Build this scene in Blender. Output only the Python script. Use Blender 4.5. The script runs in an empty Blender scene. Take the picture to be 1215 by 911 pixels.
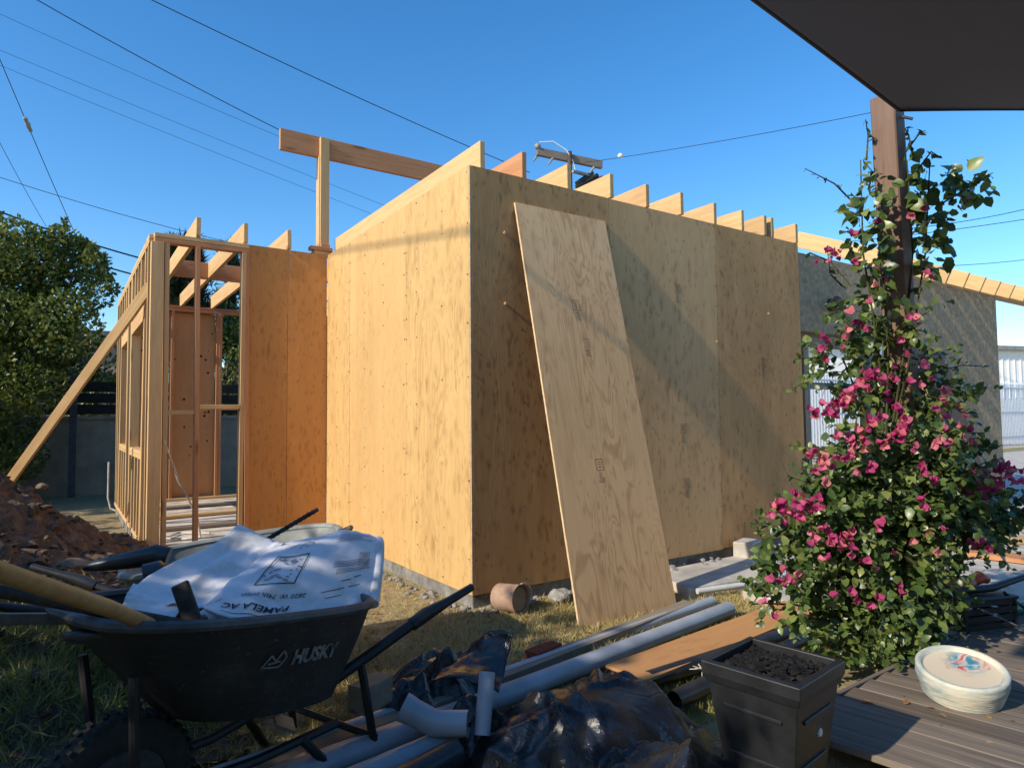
import bpy, bmesh, math, random
import numpy as np
from mathutils import Vector, Matrix, noise
random.seed(7); RNG = np.random.default_rng(7)
rad = math.radians
sc = bpy.context.scene
COL = sc.collection
# ------------------------------------------------------------------ camera
CF, YAW, PIT, ROL = 784.52, .9744, .0525, -.0101          # focal length in photo pixels, angles
CO = Vector((-2.1564, -3.6457, 1.1107))
FW = Vector((math.cos(PIT)*math.cos(YAW), math.cos(PIT)*math.sin(YAW), math.sin(PIT)))
_r0 = Vector((math.sin(YAW), -math.cos(YAW), 0)); _u0 = _r0.cross(FW)
RR = _r0*math.cos(ROL) + _u0*math.sin(ROL); UU = _u0*math.cos(ROL) - _r0*math.sin(ROL)
cam = bpy.data.objects.new('camera', bpy.data.cameras.new('camera')); COL.objects.link(cam)
cam.data.sensor_width = 36; cam.data.lens = CF/1215*36; cam.data.clip_end = 2000; cam.data.clip_start = .05
m = Matrix((RR, UU, -FW)).transposed().to_4x4(); m.translation = CO; cam.matrix_world = m
sc.camera = cam
# ------------------------------------------------------------------ light
SUN_EL, SUN_IN = rad(31), rad(2.8)                          # elevation, angle of incidence on the long wall
SD = Vector((-math.cos(SUN_EL)*math.cos(SUN_IN), -math.cos(SUN_EL)*math.sin(SUN_IN), math.sin(SUN_EL)))  # towards the sun
w = bpy.data.worlds.new('World'); sc.world = w; w.use_nodes = True
nt = w.node_tree; bg = nt.nodes['Background']
sky = nt.nodes.new('ShaderNodeTexSky'); sky.sky_type = 'NISHITA'; sky.sun_disc = False
sky.sun_elevation = SUN_EL; sky.sun_rotation = math.atan2(SD.x, SD.y); sky.altitude = 50
sky.air_density = 1.0; sky.dust_density = .35; sky.ozone_density = 3.0
hsv = nt.nodes.new('ShaderNodeHueSaturation'); hsv.inputs['Saturation'].default_value = 1.3; nt.links.new(sky.outputs[0], hsv.inputs['Color'])
nt.links.new(hsv.outputs[0], bg.inputs[0]); bg.inputs[1].default_value = .15
sun = bpy.data.objects.new('sun', bpy.data.lights.new('sun', 'SUN')); COL.objects.link(sun)
sun.data.energy = 3.55; sun.data.angle = rad(.7); sun.data.color = (1, .90, .74)
sun.rotation_euler = SD.to_track_quat('Z', 'Y').to_euler(); sun.location = (-8, -3, 9)
sc.view_settings.view_transform = 'Standard'; sc.view_settings.look = 'None'
sc.view_settings.exposure = .62; sc.view_settings.gamma = 1
# ------------------------------------------------------------------ helpers
def ray(x, y): return FW + RR*((x-607.5)/CF) - UU*((y-455.5)/CF)
def dep(x, y, D): return CO + ray(x, y)*D                   # a point at D metres along the view axis
def pl(x, y, ax, v):                                        # a pixel on the plane axis = v
    d = ray(x, y); return CO + d*((v-CO[ax])/d[ax])
def G(x, y, z=-.1): return pl(x, y, 2, z)
def V(*a): return Vector(a)
def tag(o, label=None, cat=None, group=None, kind=None):
    if label: o['label'] = label
    if cat: o['category'] = cat
    if group: o['group'] = group
    if kind: o['kind'] = kind
    return o
def thing(name, label, cat, loc=(0, 0, 0), group=None):
    o = bpy.data.objects.new(name, None); COL.objects.link(o); o.location = loc; o.empty_display_size = .1
    return tag(o, label, cat, group)
def link(name, me, mat, parent=None, loc=None, rot=None):
    o = bpy.data.objects.new(name, me); COL.objects.link(o)
    if mat is not None and not me.materials: me.materials.append(mat)
    if parent is not None: o.parent = parent
    if loc is not None: o.location = Vector(loc) - (base(parent) if parent is not None else Vector())
    if rot is not None: o.rotation_euler = rot
    return o
def base(p):
    q = Vector()
    while p is not None: q += p.location; p = p.parent
    return q
class MB:
    def __init__(s): s.v = []; s.f = []
    def add(s, vs, fs):
        k = len(s.v); s.v += [tuple(v) for v in vs]; s.f += [tuple(i+k for i in f) for f in fs]; return s
    def box(s, c, size, R=None):
        c = Vector(c); h = [x/2 for x in size]
        vs = [Vector((x*h[0], y*h[1], z*h[2])) for x in (-1, 1) for y in (-1, 1) for z in (-1, 1)]
        if R is not None: vs = [R @ v for v in vs]
        return s.add([c+v for v in vs], [(0, 1, 3, 2), (4, 6, 7, 5), (0, 4, 5, 1), (2, 3, 7, 6), (0, 2, 6, 4), (1, 5, 7, 3)])
    def tube(s, pts, r, n=10, cap=True, flat=1.0):
        pts = [Vector(p) for p in pts]; N = len(pts)
        rs = r if isinstance(r, (list, tuple)) else [r]*N
        vs = []; up = None
        for i, p in enumerate(pts):
            t = (pts[min(i+1, N-1)]-pts[max(i-1, 0)]).normalized()
            if up is None: up = Vector((0, 0, 1)) if abs(t.z) < .9 else Vector((1, 0, 0))
            a = t.cross(up).normalized(); b = a.cross(t).normalized(); up = b
            for k in range(n):
                th = 2*math.pi*k/n; vs.append(p + a*(math.cos(th)*rs[i]) + b*(math.sin(th)*rs[i]*flat))
        fs = [(i*n+k, i*n+(k+1) % n, (i+1)*n+(k+1) % n, (i+1)*n+k) for i in range(N-1) for k in range(n)]
        if cap: fs += [tuple(range(n))[::-1], tuple((N-1)*n+k for k in range(n))]
        return s.add(vs, fs)
    def pipe(s, p0, p1, ro, ri, n=20):                      # open ended, real wall
        p0, p1 = Vector(p0), Vector(p1); t = (p1-p0).normalized(); a = t.cross(V(0, 0, 1)).normalized(); b = a.cross(t)
        vs = []
        for p, r in ((p0, ro), (p1, ro), (p1, ri), (p0, ri)):
            vs += [p+a*math.cos(2*math.pi*k/n)*r+b*math.sin(2*math.pi*k/n)*r for k in range(n)]
        return s.add(vs, [(i*n+k, i*n+(k+1) % n, ((i+1) % 4)*n+(k+1) % n, ((i+1) % 4)*n+k) for i in range(4) for k in range(n)])
    def grid(s, fn, nu, nv):
        vs = [fn(i/nu, j/nv) for i in range(nu+1) for j in range(nv+1)]
        return s.add(vs, [(i*(nv+1)+j, (i+1)*(nv+1)+j, (i+1)*(nv+1)+j+1, i*(nv+1)+j+1) for i in range(nu) for j in range(nv)])
    def lathe(s, c, prof, n=40, R=None):
        c = Vector(c); vs = []
        for r, z in prof:
            for k in range(n):
                q = Vector((r*math.cos(2*math.pi*k/n), r*math.sin(2*math.pi*k/n), z)); vs.append(c+(R@q if R is not None else q))
        m_ = len(prof)
        fs = [(i*n+k, i*n+(k+1) % n, (i+1)*n+(k+1) % n, (i+1)*n+k) for i in range(m_-1) for k in range(n)]
        if prof[0][0] < .002: pass
        return s.add(vs, fs)
    def prism(s, poly, z0, z1):
        n = len(poly)
        return s.add([(x, y, z0) for x, y in poly]+[(x, y, z1) for x, y in poly],
                     [tuple(range(n))[::-1], tuple(range(n, 2*n))]+[(i, (i+1) % n, n+(i+1) % n, n+i) for i in range(n)])
    def build(s, name, mat, parent=None, smooth=False, fix=True, bevel=0):
        org = base(parent) if parent is not None else Vector()
        c = org
        if parent is None:                                   # top level: the object's origin sits at its base centre
            a = np.array(s.v); c = Vector(((a[:, 0].min()+a[:, 0].max())/2, (a[:, 1].min()+a[:, 1].max())/2, a[:, 2].min()))
        me = bpy.data.meshes.new(name)
        me.from_pydata([(x-c.x, y-c.y, z-c.z) for x, y, z in s.v], [], s.f)
        if fix:
            b = bmesh.new(); b.from_mesh(me); bmesh.ops.recalc_face_normals(b, faces=b.faces)
            b.to_mesh(me); b.free()
        if smooth:
            me.polygons.foreach_set('use_smooth', [True]*len(me.polygons)); me.set_sharp_from_angle(angle=rad(38 if smooth is True else smooth))
        o = link(name, me, mat, parent)
        if parent is None: o.location = c
        if bevel:
            md = o.modifiers.new('bevel', 'BEVEL'); md.width = bevel; md.segments = 2; md.limit_method = 'ANGLE'
        return o
_bm = {}
def board(name, p0, p1, w_, t_, mat, parent=None, side=(0, 0, 1), bev=.0025):
    """a length of timber from p0 to p1, its width w_ along `side`; local X is the grain. Alike pieces share a mesh."""
    p0, p1 = Vector(p0), Vector(p1); d = p1-p0; L = d.length; x = d.normalized()
    z = Vector(side); z = (z-x*z.dot(x)).normalized(); y = z.cross(x)
    key = (round(L, 3), round(w_, 4), round(t_, 4), mat.name)
    me = _bm.get(key)
    if me is None:
        b = bmesh.new(); bmesh.ops.create_cube(b, size=1); bmesh.ops.scale(b, vec=(L, t_, w_), verts=b.verts)
        if bev: bmesh.ops.bevel(b, geom=list(b.edges), offset=min(bev, t_*.3), segments=1, affect='EDGES')
        me = bpy.data.meshes.new(name); b.to_mesh(me); b.free(); me.materials.append(mat); _bm[key] = me
    R = Matrix((x, y, z)).transposed()
    if name in ('rafter', 'stud', 'rafter_block', 'blocking') and L > .3:
        R = R @ Matrix.Rotation(random.gauss(0, .0028), 3, 'Y') @ Matrix.Rotation(random.gauss(0, .0028), 3, 'Z') @ Matrix.Rotation(random.gauss(0, .008), 3, 'X')
    return link(name, me, mat, parent, (p0+p1)/2, R.to_euler())
def leaf_mesh(name, P, T, N, S, mat, parent=None, shape='leaf', kind=None, width=1.0):
    """many leaves in one mesh: P base points, T directions, N normals, S lengths"""
    if shape == 'leaf':
        tv = np.array([(0, 0, 0), (.3, .30, .07), (.36, 0, .0), (.3, -.30, .07), (.7, .22, .03), (.7, 0, -.02), (.7, -.22, .03), (1, 0, -.12)])
        tf = np.array([(0, 2, 1), (0, 3, 2), (1, 2, 5), (1, 5, 4), (3, 6, 5), (3, 5, 2), (4, 5, 7), (5, 6, 7)])
    elif shape == 'blade':
        tv = np.array([(0, .04, 0), (0, -.04, 0), (.6, -.025, .05), (.6, .025, .05), (1, 0, .25)]); tf = np.array([(0, 1, 2), (0, 2, 3), (3, 2, 4)])
    elif shape == 'needle':
        tv = np.array([(0, .05, 0), (0, -.05, 0), (1, 0, 0), (0, 0, .05), (0, 0, -.05), (1, .0, .01)]); tf = np.array([(0, 1, 2), (3, 4, 5)])
    else:
        tv = np.array([(0, 0, 0), (.45, .3, .08), (1, 0, 0), (.45, -.3, .08)]); tf = np.array([(0, 2, 1), (0, 3, 2)])
    tv = tv.astype(float).copy(); tv[:, 1] *= width
    n = len(P); T = T/np.linalg.norm(T, axis=1, keepdims=True)
    N = N-T*(N*T).sum(1, keepdims=True); N /= np.linalg.norm(N, axis=1, keepdims=True)+1e-9; B = np.cross(N, T)
    vv = P[:, None, :]+S[:, None, None]*(tv[None, :, 0:1]*T[:, None]+tv[None, :, 1:2]*B[:, None]+tv[None, :, 2:3]*N[:, None])
    k = len(tv); ff = (tf[None]+(np.arange(n)*k)[:, None, None]).reshape(-1, 3)
    c = np.array(base(parent)) if parent is not None else np.array([(P[:, 0].min()+P[:, 0].max())/2, (P[:, 1].min()+P[:, 1].max())/2, P[:, 2].min()])
    vv = (vv.reshape(-1, 3)-c).astype(np.float32)
    me = bpy.data.meshes.new(name); me.vertices.add(len(vv)); me.vertices.foreach_set('co', vv.ravel())
    me.loops.add(len(ff)*3); me.loops.foreach_set('vertex_index', ff.ravel().astype(np.int32))
    me.polygons.add(len(ff)); me.polygons.foreach_set('loop_start', np.arange(0, len(ff)*3, 3, dtype=np.int32))
    me.polygons.foreach_set('use_smooth', np.ones(len(ff), bool))
    at = me.attributes.new('rnd', 'FLOAT', 'POINT'); at.data.foreach_set('value', np.repeat(RNG.random(n), k).astype(np.float32))
    me.update(); me.validate()
    o = link(name, me, mat, parent)
    if parent is None: o.location = c
    if kind: o['kind'] = kind
    return o
def rdir(n, bias=(0, 0, 0), k=1.0):
    v = RNG.normal(size=(n, 3)); v /= np.linalg.norm(v, axis=1, keepdims=True); v = v+np.array(bias)*k
    return v/np.linalg.norm(v, axis=1, keepdims=True)
def blobs(n, bl, shell=.55):
    """n points in a union of ellipsoids (centre, radii); shell pulls them towards the outside"""
    vol = np.array([b[1][0]*b[1][1]*b[1][2] for b in bl])**.75; pick = RNG.choice(len(bl), n, p=vol/vol.sum())
    d = rdir(n); r = RNG.random(n)**(1/3); r = shell*(.75+.25*RNG.random(n))*np.where(RNG.random(n) < .75, 1, 0)+0; 
    q = RNG.random(n)**(1/3); m_ = RNG.random(n) < shell; q = np.where(m_, .78+.27*RNG.random(n), q)
    C = np.array([list(b[0]) for b in bl])[pick]; S = np.array([list(b[1]) for b in bl])[pick]
    return C+d*q[:, None]*S, d
def text_geo(body, size, shear=0, bold=0):
    cu = bpy.data.curves.new('txt', 'FONT'); cu.body = body; cu.size = size; cu.resolution_u = 3; cu.shear = shear; cu.offset = bold
    o = bpy.data.objects.new('txt', cu); COL.objects.link(o); bpy.context.view_layer.update()
    me = bpy.data.meshes.new_from_object(o.evaluated_get(bpy.context.evaluated_depsgraph_get()))
    vs = [tuple(v.co) for v in me.vertices]; fs = [tuple(p.vertices) for p in me.polygons]
    bpy.data.objects.remove(o); bpy.data.curves.remove(cu); bpy.data.meshes.remove(me)
    return vs, fs
# ------------------------------------------------------------------ materials
class NT:
    def __init__(s, name):
        s.m = bpy.data.materials.new(name); s.m.use_nodes = True; s.t = s.m.node_tree; s.b = s.t.nodes['Principled BSDF']; s.out = s.t.nodes['Material Output']
    def n(s, typ, **kw):
        q = s.t.nodes.new(typ)
        for k, v in kw.items():
            if k.startswith('i_'): q.inputs[k[2:].replace('_', ' ')].default_value = v
            else: setattr(q, k, v)
        return q
    def l(s, a, b): s.t.links.new(a, b)
    def co(s, scale=(1, 1, 1), rnd=True, kind='Object'):
        tc = s.n('ShaderNodeTexCoord'); out = tc.outputs[kind]
        if rnd:
            oi = s.n('ShaderNodeObjectInfo'); mu = s.n('ShaderNodeVectorMath', operation='SCALE'); mu.inputs[0].default_value = (37, 53, 71)
            s.l(oi.outputs['Random'], mu.inputs['Scale']); ad = s.n('ShaderNodeVectorMath', operation='ADD'); s.l(out, ad.inputs[0]); s.l(mu.outputs[0], ad.inputs[1]); out = ad.outputs[0]
        mp = s.n('ShaderNodeMapping'); mp.inputs['Scale'].default_value = scale; s.l(out, mp.inputs[0]); return mp.outputs[0]
    def co2(s, sx, sy):                                       # the board's face: X along the grain, Y across
        sp = s.n('ShaderNodeSeparateXYZ'); s.l(s.co((1, 1, 1)), sp.inputs[0]); cb = s.n('ShaderNodeCombineXYZ')
        s.l(s.math('MULTIPLY', sp.outputs[0], sx), cb.inputs[0]); s.l(s.math('MULTIPLY', sp.outputs[2], sy), cb.inputs[1]); return cb.outputs[0]
    def noise(s, v, scale=5, detail=4, rough=.55, dist=0):
        q = s.n('ShaderNodeTexNoise'); q.inputs['Scale'].default_value = scale; q.inputs['Detail'].default_value = detail
        q.inputs['Roughness'].default_value = rough; q.inputs['Distortion'].default_value = dist; s.l(v, q.inputs['Vector']); return q.outputs['Fac']
    def ramp(s, f, stops, interp='LINEAR'):
        q = s.n('ShaderNodeValToRGB'); q.color_ramp.interpolation = interp; e = q.color_ramp.elements
        while len(e) < len(stops): e.new(.5)
        for i, (p, c) in enumerate(stops): e[i].position = p; e[i].color = (c if hasattr(c, '__len__') else (c, c, c))[:3]+(1,) if hasattr(c, '__len__') else (c, c, c, 1)
        s.l(f, q.inputs[0]); return q.outputs[0]
    def math(s, op, a, b=None):
        q = s.n('ShaderNodeMath', operation=op)
        for i, x in enumerate((a, b)):
            if x is None: continue
            if isinstance(x, (int, float)): q.inputs[i].default_value = x
            else: s.l(x, q.inputs[i])
        return q.outputs[0]
    def mix(s, f, a, b, typ='MIX'):
        q = s.n('ShaderNodeMix', data_type='RGBA', blend_type=typ)
        for i, x in ((0, f), (6, a), (7, b)):
            if isinstance(x, (int, float)): q.inputs[i].default_value = x
            elif isinstance(x, tuple): q.inputs[i].default_value = x[:3]+(1,)
            else: s.l(x, q.inputs[i])
        return q.outputs[2]
    def bump(s, h, strength=.3, dist=.01):
        q = s.n('ShaderNodeBump'); q.inputs['Strength'].default_value = strength; q.inputs['Distance'].default_value = dist
        s.l(h, q.inputs['Height']); s.l(q.outputs[0], s.b.inputs['Normal'])
    def fin(s, col=None, rough=.6, spec=.4, metal=0):
        if col is not None:
            if isinstance(col, tuple): s.b.inputs['Base Color'].default_value = col[:3]+(1,)
            else: s.l(col, s.b.inputs['Base Color'])
        if isinstance(rough, (int, float)): s.b.inputs['Roughness'].default_value = rough
        else: s.l(rough, s.b.inputs['Roughness'])
        s.b.inputs['Specular IOR Level'].default_value = spec; s.b.inputs['Metallic'].default_value = metal; return s.m
def mat_timber(name, light, dark, vary=.25, knots=True, rough=.7):
    q = NT(name); c = q.co((1.2, 16, 16)); g = q.noise(c, 1.6, 6, .6, .8)
    fine = q.noise(q.co((5, 160, 160)), 1.2, 3, .6)
    col = q.ramp(g, [(.32, dark), (.62, light)])
    col = q.mix(.35, col, q.ramp(fine, [(.3, tuple(x*.7 for x in light)), (.7, tuple(min(1, x*1.12) for x in light))]))
    if knots:
        vo = q.n('ShaderNodeTexVoronoi'); vo.inputs['Scale'].default_value = 1.0; q.l(q.co((1.6, 7, 7)), vo.inputs['Vector'])
        k = q.ramp(vo.outputs['Distance'], [(.07, 1.), (.16, 0.)]); col = q.mix(q.math('MULTIPLY', k, .65), col, tuple(x*.35 for x in dark))
    oi = q.n('ShaderNodeObjectInfo'); v = q.math('MULTIPLY_ADD', oi.outputs['Random'], vary*2); q.t.nodes[-1].inputs[2].default_value = 1-vary
    hs = q.n('ShaderNodeHueSaturation'); q.l(v, hs.inputs['Value']); q.l(col, hs.inputs['Color'])
    q.bump(fine, .25, .002); return q.fin(hs.outputs[0], rough, .25)
def mat_ply(name, light, mid, dark, figure=.5, knot=.5, streak=.4, stain=.0, spots=1.0, vary=.08):
    """rotary cut plywood face, grain along local X: contour lines of a stretched noise make the cathedral figure"""
    q = NT(name); c = q.co((1, 1, 1))
    low = q.noise(q.co2(.6, 3.4), 1.5, 3, .5, .9)
    rings = q.math('SINE', q.math('MULTIPLY', low, 88.0)); rings = q.math('MULTIPLY_ADD', rings, .5); q.t.nodes[-1].inputs[2].default_value = .5
    line = q.ramp(rings, [(.0, 1.), (.16, .7), (.42, .08), (.8, 0.)])
    fmask = q.ramp(q.noise(q.co((.7, 2.4, 2.4)), 1.3, 3, .6), [(.36, .22), (.56, 1.)]); line = q.math('MULTIPLY', line, fmask)
    fine = q.noise(q.co((3, 120, 120)), 1.0, 4, .65)
    band = q.noise(q.co((.16, 4.5, 4.5)), 1.6, 3, .6)
    col = q.ramp(band, [(.3, mid), (.68, light)])
    col = q.mix(q.math('MULTIPLY', line, figure), col, dark)
    col = q.mix(streak, col, q.ramp(fine, [(.25, tuple(x*.72 for x in mid)), (.75, tuple(min(1, x*1.1) for x in light))]))
    # flame shaped knots and pitch pockets
    warp = q.n('ShaderNodeVectorMath', operation='ADD'); nz = q.n('ShaderNodeTexNoise'); nz.inputs['Scale'].default_value = 4; q.l(c, nz.inputs['Vector'])
    sc_ = q.n('ShaderNodeVectorMath', operation='SCALE'); sc_.inputs['Scale'].default_value = .9; q.l(nz.outputs['Color'], sc_.inputs[0])
    q.l(q.co2(4.6*spots, 10*spots), warp.inputs[0]); q.l(sc_.outputs[0], warp.inputs[1])
    vo = q.n('ShaderNodeTexVoronoi', voronoi_dimensions='2D'); vo.inputs['Scale'].default_value = 1.0; q.l(warp.outputs[0], vo.inputs['Vector'])
    kmask = q.noise(q.co((1.1, 1.3, 1.3)), 1.6, 2, .5); kmask = q.ramp(kmask, [(.42, .12), (.56, 1.)])
    k = q.math('MULTIPLY', q.ramp(vo.outputs['Distance'], [(.06, 1.), (.16, .45), (.34, 0.)]), kmask)
    col = q.mix(q.math('MULTIPLY', k, knot), col, tuple(x*.55 for x in dark))
    for sx, sy, r0, r1, am in ((1.7, 4.2, .03, .07, .95), (8.0, 17.0, .07, .22, .85)):
        vo2 = q.n('ShaderNodeTexVoronoi', voronoi_dimensions='2D'); vo2.inputs['Scale'].default_value = 1.0; wv = q.n('ShaderNodeVectorMath', operation='ADD'); q.l(q.co2(sx, sy), wv.inputs[0]); q.l(sc_.outputs[0], wv.inputs[1]); q.l(wv.outputs[0], vo2.inputs['Vector'])
        k2 = q.ramp(vo2.outputs['Distance'], [(r0, 1.), (r1, 0.)])
        if sx > 3: k2 = q.math('MULTIPLY', k2, q.ramp(q.noise(q.co((1.4, 2.2, 2.2)), 1.7, 3, .6), [(.47, 0.), (.58, 1.)]))
        col = q.mix(q.math('MULTIPLY', k2, min(1, knot*am)), col, tuple(x*.42 for x in dark))
    blotch = q.noise(q.co((.5, 1.2, 1.2)), 1.1, 5, .62); col = q.mix(.35, col, q.ramp(blotch, [(.3, tuple(x*.72 for x in mid)), (.7, tuple(min(1, x*1.12) for x in light))]))
    if stain:
        sn = q.noise(q.co((.35, 1.1, 1.1)), 1.3, 5, .6, .5); col = q.mix(q.math('MULTIPLY', q.ramp(sn, [(.42, 0.), (.7, 1.)]), stain), col, tuple(x*.5 for x in dark))
    oi = q.n('ShaderNodeObjectInfo'); v = q.math('MULTIPLY_ADD', oi.outputs['Random'], vary*2); q.t.nodes[-1].inputs[2].default_value = 1-vary
    hs = q.n('ShaderNodeHueSaturation'); q.l(v, hs.inputs['Value']); q.l(col, hs.inputs['Color'])
    q.bump(q.math('ADD', fine, q.math('MULTIPLY', line, .5)), .25, .0015); return q.fin(hs.outputs[0], .72, .25)
def mat_simple(name, col, rough=.6, spec=.4, var=.25, scale=8, bump=.2, metal=0, bd=.005, col2=None, det=6):
    q = NT(name); n = q.noise(q.co((1, 1, 1)), scale, det, .6)
    c2 = col2 or tuple(x*(1-var*1.6) for x in col); c = q.ramp(n, [(.3, c2), (.7, tuple(min(1, x*(1+var*.5)) for x in col))])
    n2 = q.noise(q.co((1, 1, 1)), scale*7, 4, .6)
    if bump: q.bump(q.math('ADD', n, q.math('MULTIPLY', n2, .5)), bump, bd)
    r = q.math('MULTIPLY_ADD', n2, .25); q.t.nodes[-1].inputs[2].default_value = rough-.12
    return q.fin(c, r, spec, metal)
def mat_leaf(name, c0, c1, c2, trans=.25, rough=.4, spec=.5):
    q = NT(name); a = q.n('ShaderNodeAttribute', attribute_name='rnd'); oi = q.n('ShaderNodeObjectInfo')
    f = q.math('FRACT', q.math('ADD', a.outputs['Fac'], q.math('MULTIPLY', oi.outputs['Random'], 7.0)))
    col = q.ramp(f, [(0, c0), (.6, c1), (1, c2)])
    q.fin(col, rough, spec); tr = q.n('ShaderNodeBsdfTranslucent'); hs = q.n('ShaderNodeHueSaturation'); hs.inputs['Value'].default_value = 1.5; q.l(col, hs.inputs['Color']); q.l(hs.outputs[0], tr.inputs[0])
    mx = q.n('ShaderNodeMixShader'); mx.inputs[0].default_value = trans; q.l(q.b.outputs[0], mx.inputs[1]); q.l(tr.outputs[0], mx.inputs[2]); q.l(mx.outputs[0], q.out.inputs[0]); return q.m
M = {}
M['fir'] = mat_timber('fir', (.62, .40, .19), (.46, .25, .10), .13)
M['fir_red'] = mat_timber('fir_red', (.55, .27, .13), (.40, .17, .07), .10)
M['fir_pale'] = mat_timber('fir_pale', (.63, .42, .20), (.50, .30, .13), .10)
M['old_wood'] = mat_timber('old_wood', (.33, .28, .21), (.19, .15, .11), .15)
M['grey_wood'] = mat_timber('grey_wood', (.20, .17, .145), (.10, .083, .07), .12, knots=False)
M['post_wood'] = mat_timber('post_wood', (.20, .125, .09), (.135, .078, .055), .05, knots=False, rough=.6)
M['handle_wood'] = mat_timber('handle_wood', (.42, .25, .10), (.28, .15, .055), .05, knots=False, rough=.45)
M['ply_pale'] = mat_ply('ply_pale', (0.673, 0.446, 0.189), (0.551, 0.332, 0.123), (0.337, 0.162, 0.049), .75, .48, .35, spots=.8)
M['ply_gold'] = mat_ply('ply_gold', (.66, .43, .185), (.56, .325, .12), (0.388, 0.171, 0.041), .4, .28, .5)
M['ply_orange'] = mat_ply('ply_orange', (0.612, 0.294, 0.090), (0.510, 0.228, 0.066), (0.357, 0.142, 0.037), .35, .5, .45, spots=1.3)
M['ply_grey'] = mat_ply('ply_grey', (.70, .385, .155), (.58, .295, .105), (.31, .13, .038), .45, .68, .5, stain=.35, spots=1.1, vary=.05)
M['ply_buff'] = mat_ply('ply_buff', (.80, .47, .215), (.67, .37, .15), (.37, .175, .06), .5, .58, .5, spots=1.0, vary=.05)
M['ply_lean'] = mat_ply('ply_lean', (.80, .52, .27), (.70, .43, .20), (.36, .16, .06), .95, .42, .35, spots=.75)
M['ply_strip'] = mat_ply('ply_strip', (.52, .27, .11), (.45, .21, .08), (.34, .14, .05), .3, .3, .4)
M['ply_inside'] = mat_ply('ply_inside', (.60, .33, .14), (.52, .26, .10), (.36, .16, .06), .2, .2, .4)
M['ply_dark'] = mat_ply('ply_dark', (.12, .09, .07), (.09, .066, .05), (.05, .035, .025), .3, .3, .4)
M['ply_edge'] = mat_simple('ply_edge', (.72, .55, .33), .7, .2, .2, 40, .1)
M['knot'] = mat_simple('knot', (.07, .03, .015), .7, .2, .3, 60, .1)
M['stamp'] = mat_simple('stamp', (.33, .18, .105), .8, .1, .3, 60, 0)
M['concrete'] = mat_simple('concrete', (.52, .48, .42), .9, .2, .22, 6, .5, bd=.01)
M['footing'] = mat_simple('footing', (.27, .26, .235), .9, .2, .35, 9, .8, bd=.02)
M['slab'] = mat_simple('slab', (.66, .59, .49), .85, .2, .3, 5, .3)
M['rock'] = mat_simple('rock', (.38, .36, .33), .9, .2, .4, 14, .8, bd=.02)
M['brown_rock'] = mat_simple('brown_rock', (.26, .20, .14), .9, .2, .4, 14, .8, bd=.02)
M['stucco'] = mat_simple('stucco', (.52, .40, .26), .95, .1, .25, 18, 1.0, bd=.03, det=10)
M['block'] = mat_simple('block', (.42, .36, .27), .95, .1, .2, 3, .5, bd=.01)
M['dirt'] = mat_simple('dirt', (.21, .145, .10), .97, .1, .6, 14, 1.0, bd=.04, col2=(.075, .052, .036), det=12)
M['white_wall'] = mat_simple('white_wall', (.82, .81, .77), .7, .2, .06, 3, .1)
M['white_paint'] = mat_simple('white_paint', (.78, .77, .74), .5, .4, .08, 10, .1)
M['dark_slat'] = mat_simple('dark_slat', (.028, .025, .023), .7, .3, .3, 12, .3)
M['blue_steel'] = mat_simple('blue_steel', (.085, .10, .12), .55, .5, .3, 12, .2)
M['pale_iron'] = mat_simple('pale_iron', (.55, .62, .70), .5, .4, .15, 12, .1)
M['black_poly'] = mat_simple('black_poly', (.020, .021, .022), .5, .45, .5, 22, .5, bd=.004, col2=(.045, .042, .038))
q = NT('black_poly_worn'); n1 = q.noise(q.co((1, 1, 1)), 6, 8, .7, .4); n2 = q.noise(q.co((1, 1, 1)), 55, 5, .7); n3 = q.noise(q.co((3, 3, 40)), 3, 5, .7)
col = q.ramp(n1, [(.35, (.016, .016, .017)), (.55, (.030, .029, .028)), (.75, (.075, .070, .062))]); col = q.mix(q.ramp(n2, [(.60, 0.), (.72, .75)]), col, (.13, .125, .115)); col = q.mix(q.ramp(n3, [(.58, 0.), (.7, .4)]), col, (.10, .095, .085))
q.bump(q.math('ADD', n2, n3), .35, .004); q.fin(col, q.ramp(n1, [(.3, .4), (.7, .75)]), .4); M['worn_poly'] = q.m
M['rim_grey'] = mat_simple('rim_grey', (.085, .09, .095), .5, .4, .3, 18, .3, col2=(.04, .042, .045))
M['galv'] = mat_simple('galv', (.26, .27, .245), .6, .4, .25, 8, .3, col2=(.15, .155, .14))
M['tray_dust'] = mat_simple('tray_dust', (.12, .12, .11), .7, .3, .4, 10, .4)
M['tyre'] = mat_simple('tyre', (.022, .022, .021), .85, .2, .4, 25, .6, col2=(.05, .046, .04))
M['black_metal'] = mat_simple('black_metal', (.02, .02, .021), .5, .5, .3, 20, .2)
M['steel'] = mat_simple('steel', (.16, .165, .17), .45, .5, .3, 20, .2, metal=.6)
M['rust'] = mat_simple('rust', (.06, .048, .04), .7, .3, .4, 30, .4)
M['pvc'] = mat_simple('pvc', (.40, .43, .47), .35, .5, .12, 5, .05, col2=(.30, .32, .35))
M['white_pvc'] = mat_simple('white_pvc', (.60, .60, .58), .4, .5, .15, 6, .05)
M['abs'] = mat_simple('abs', (.030, .030, .032), .35, .5, .3, 10, .05)
M['planter'] = mat_simple('planter', (.018, .019, .021), .42, .5, .3, 12, .1)
M['mulch'] = mat_simple('mulch', (.014, .012, .011), .8, .3, .6, 30, .6)
M['cord_black'] = mat_simple('cord_black', (.02, .02, .02), .5, .4, .2, 20, 0)
M['cord_white'] = mat_simple('cord_white', (.65, .62, .55), .5, .4, .2, 20, 0)
M['wire'] = mat_simple('wire', (.025, .025, .03), .6, .3, .2, 20, 0)
M['foam'] = mat_simple('foam', (.75, .72, .62), .9, .2, .2, 40, .5)
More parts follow.
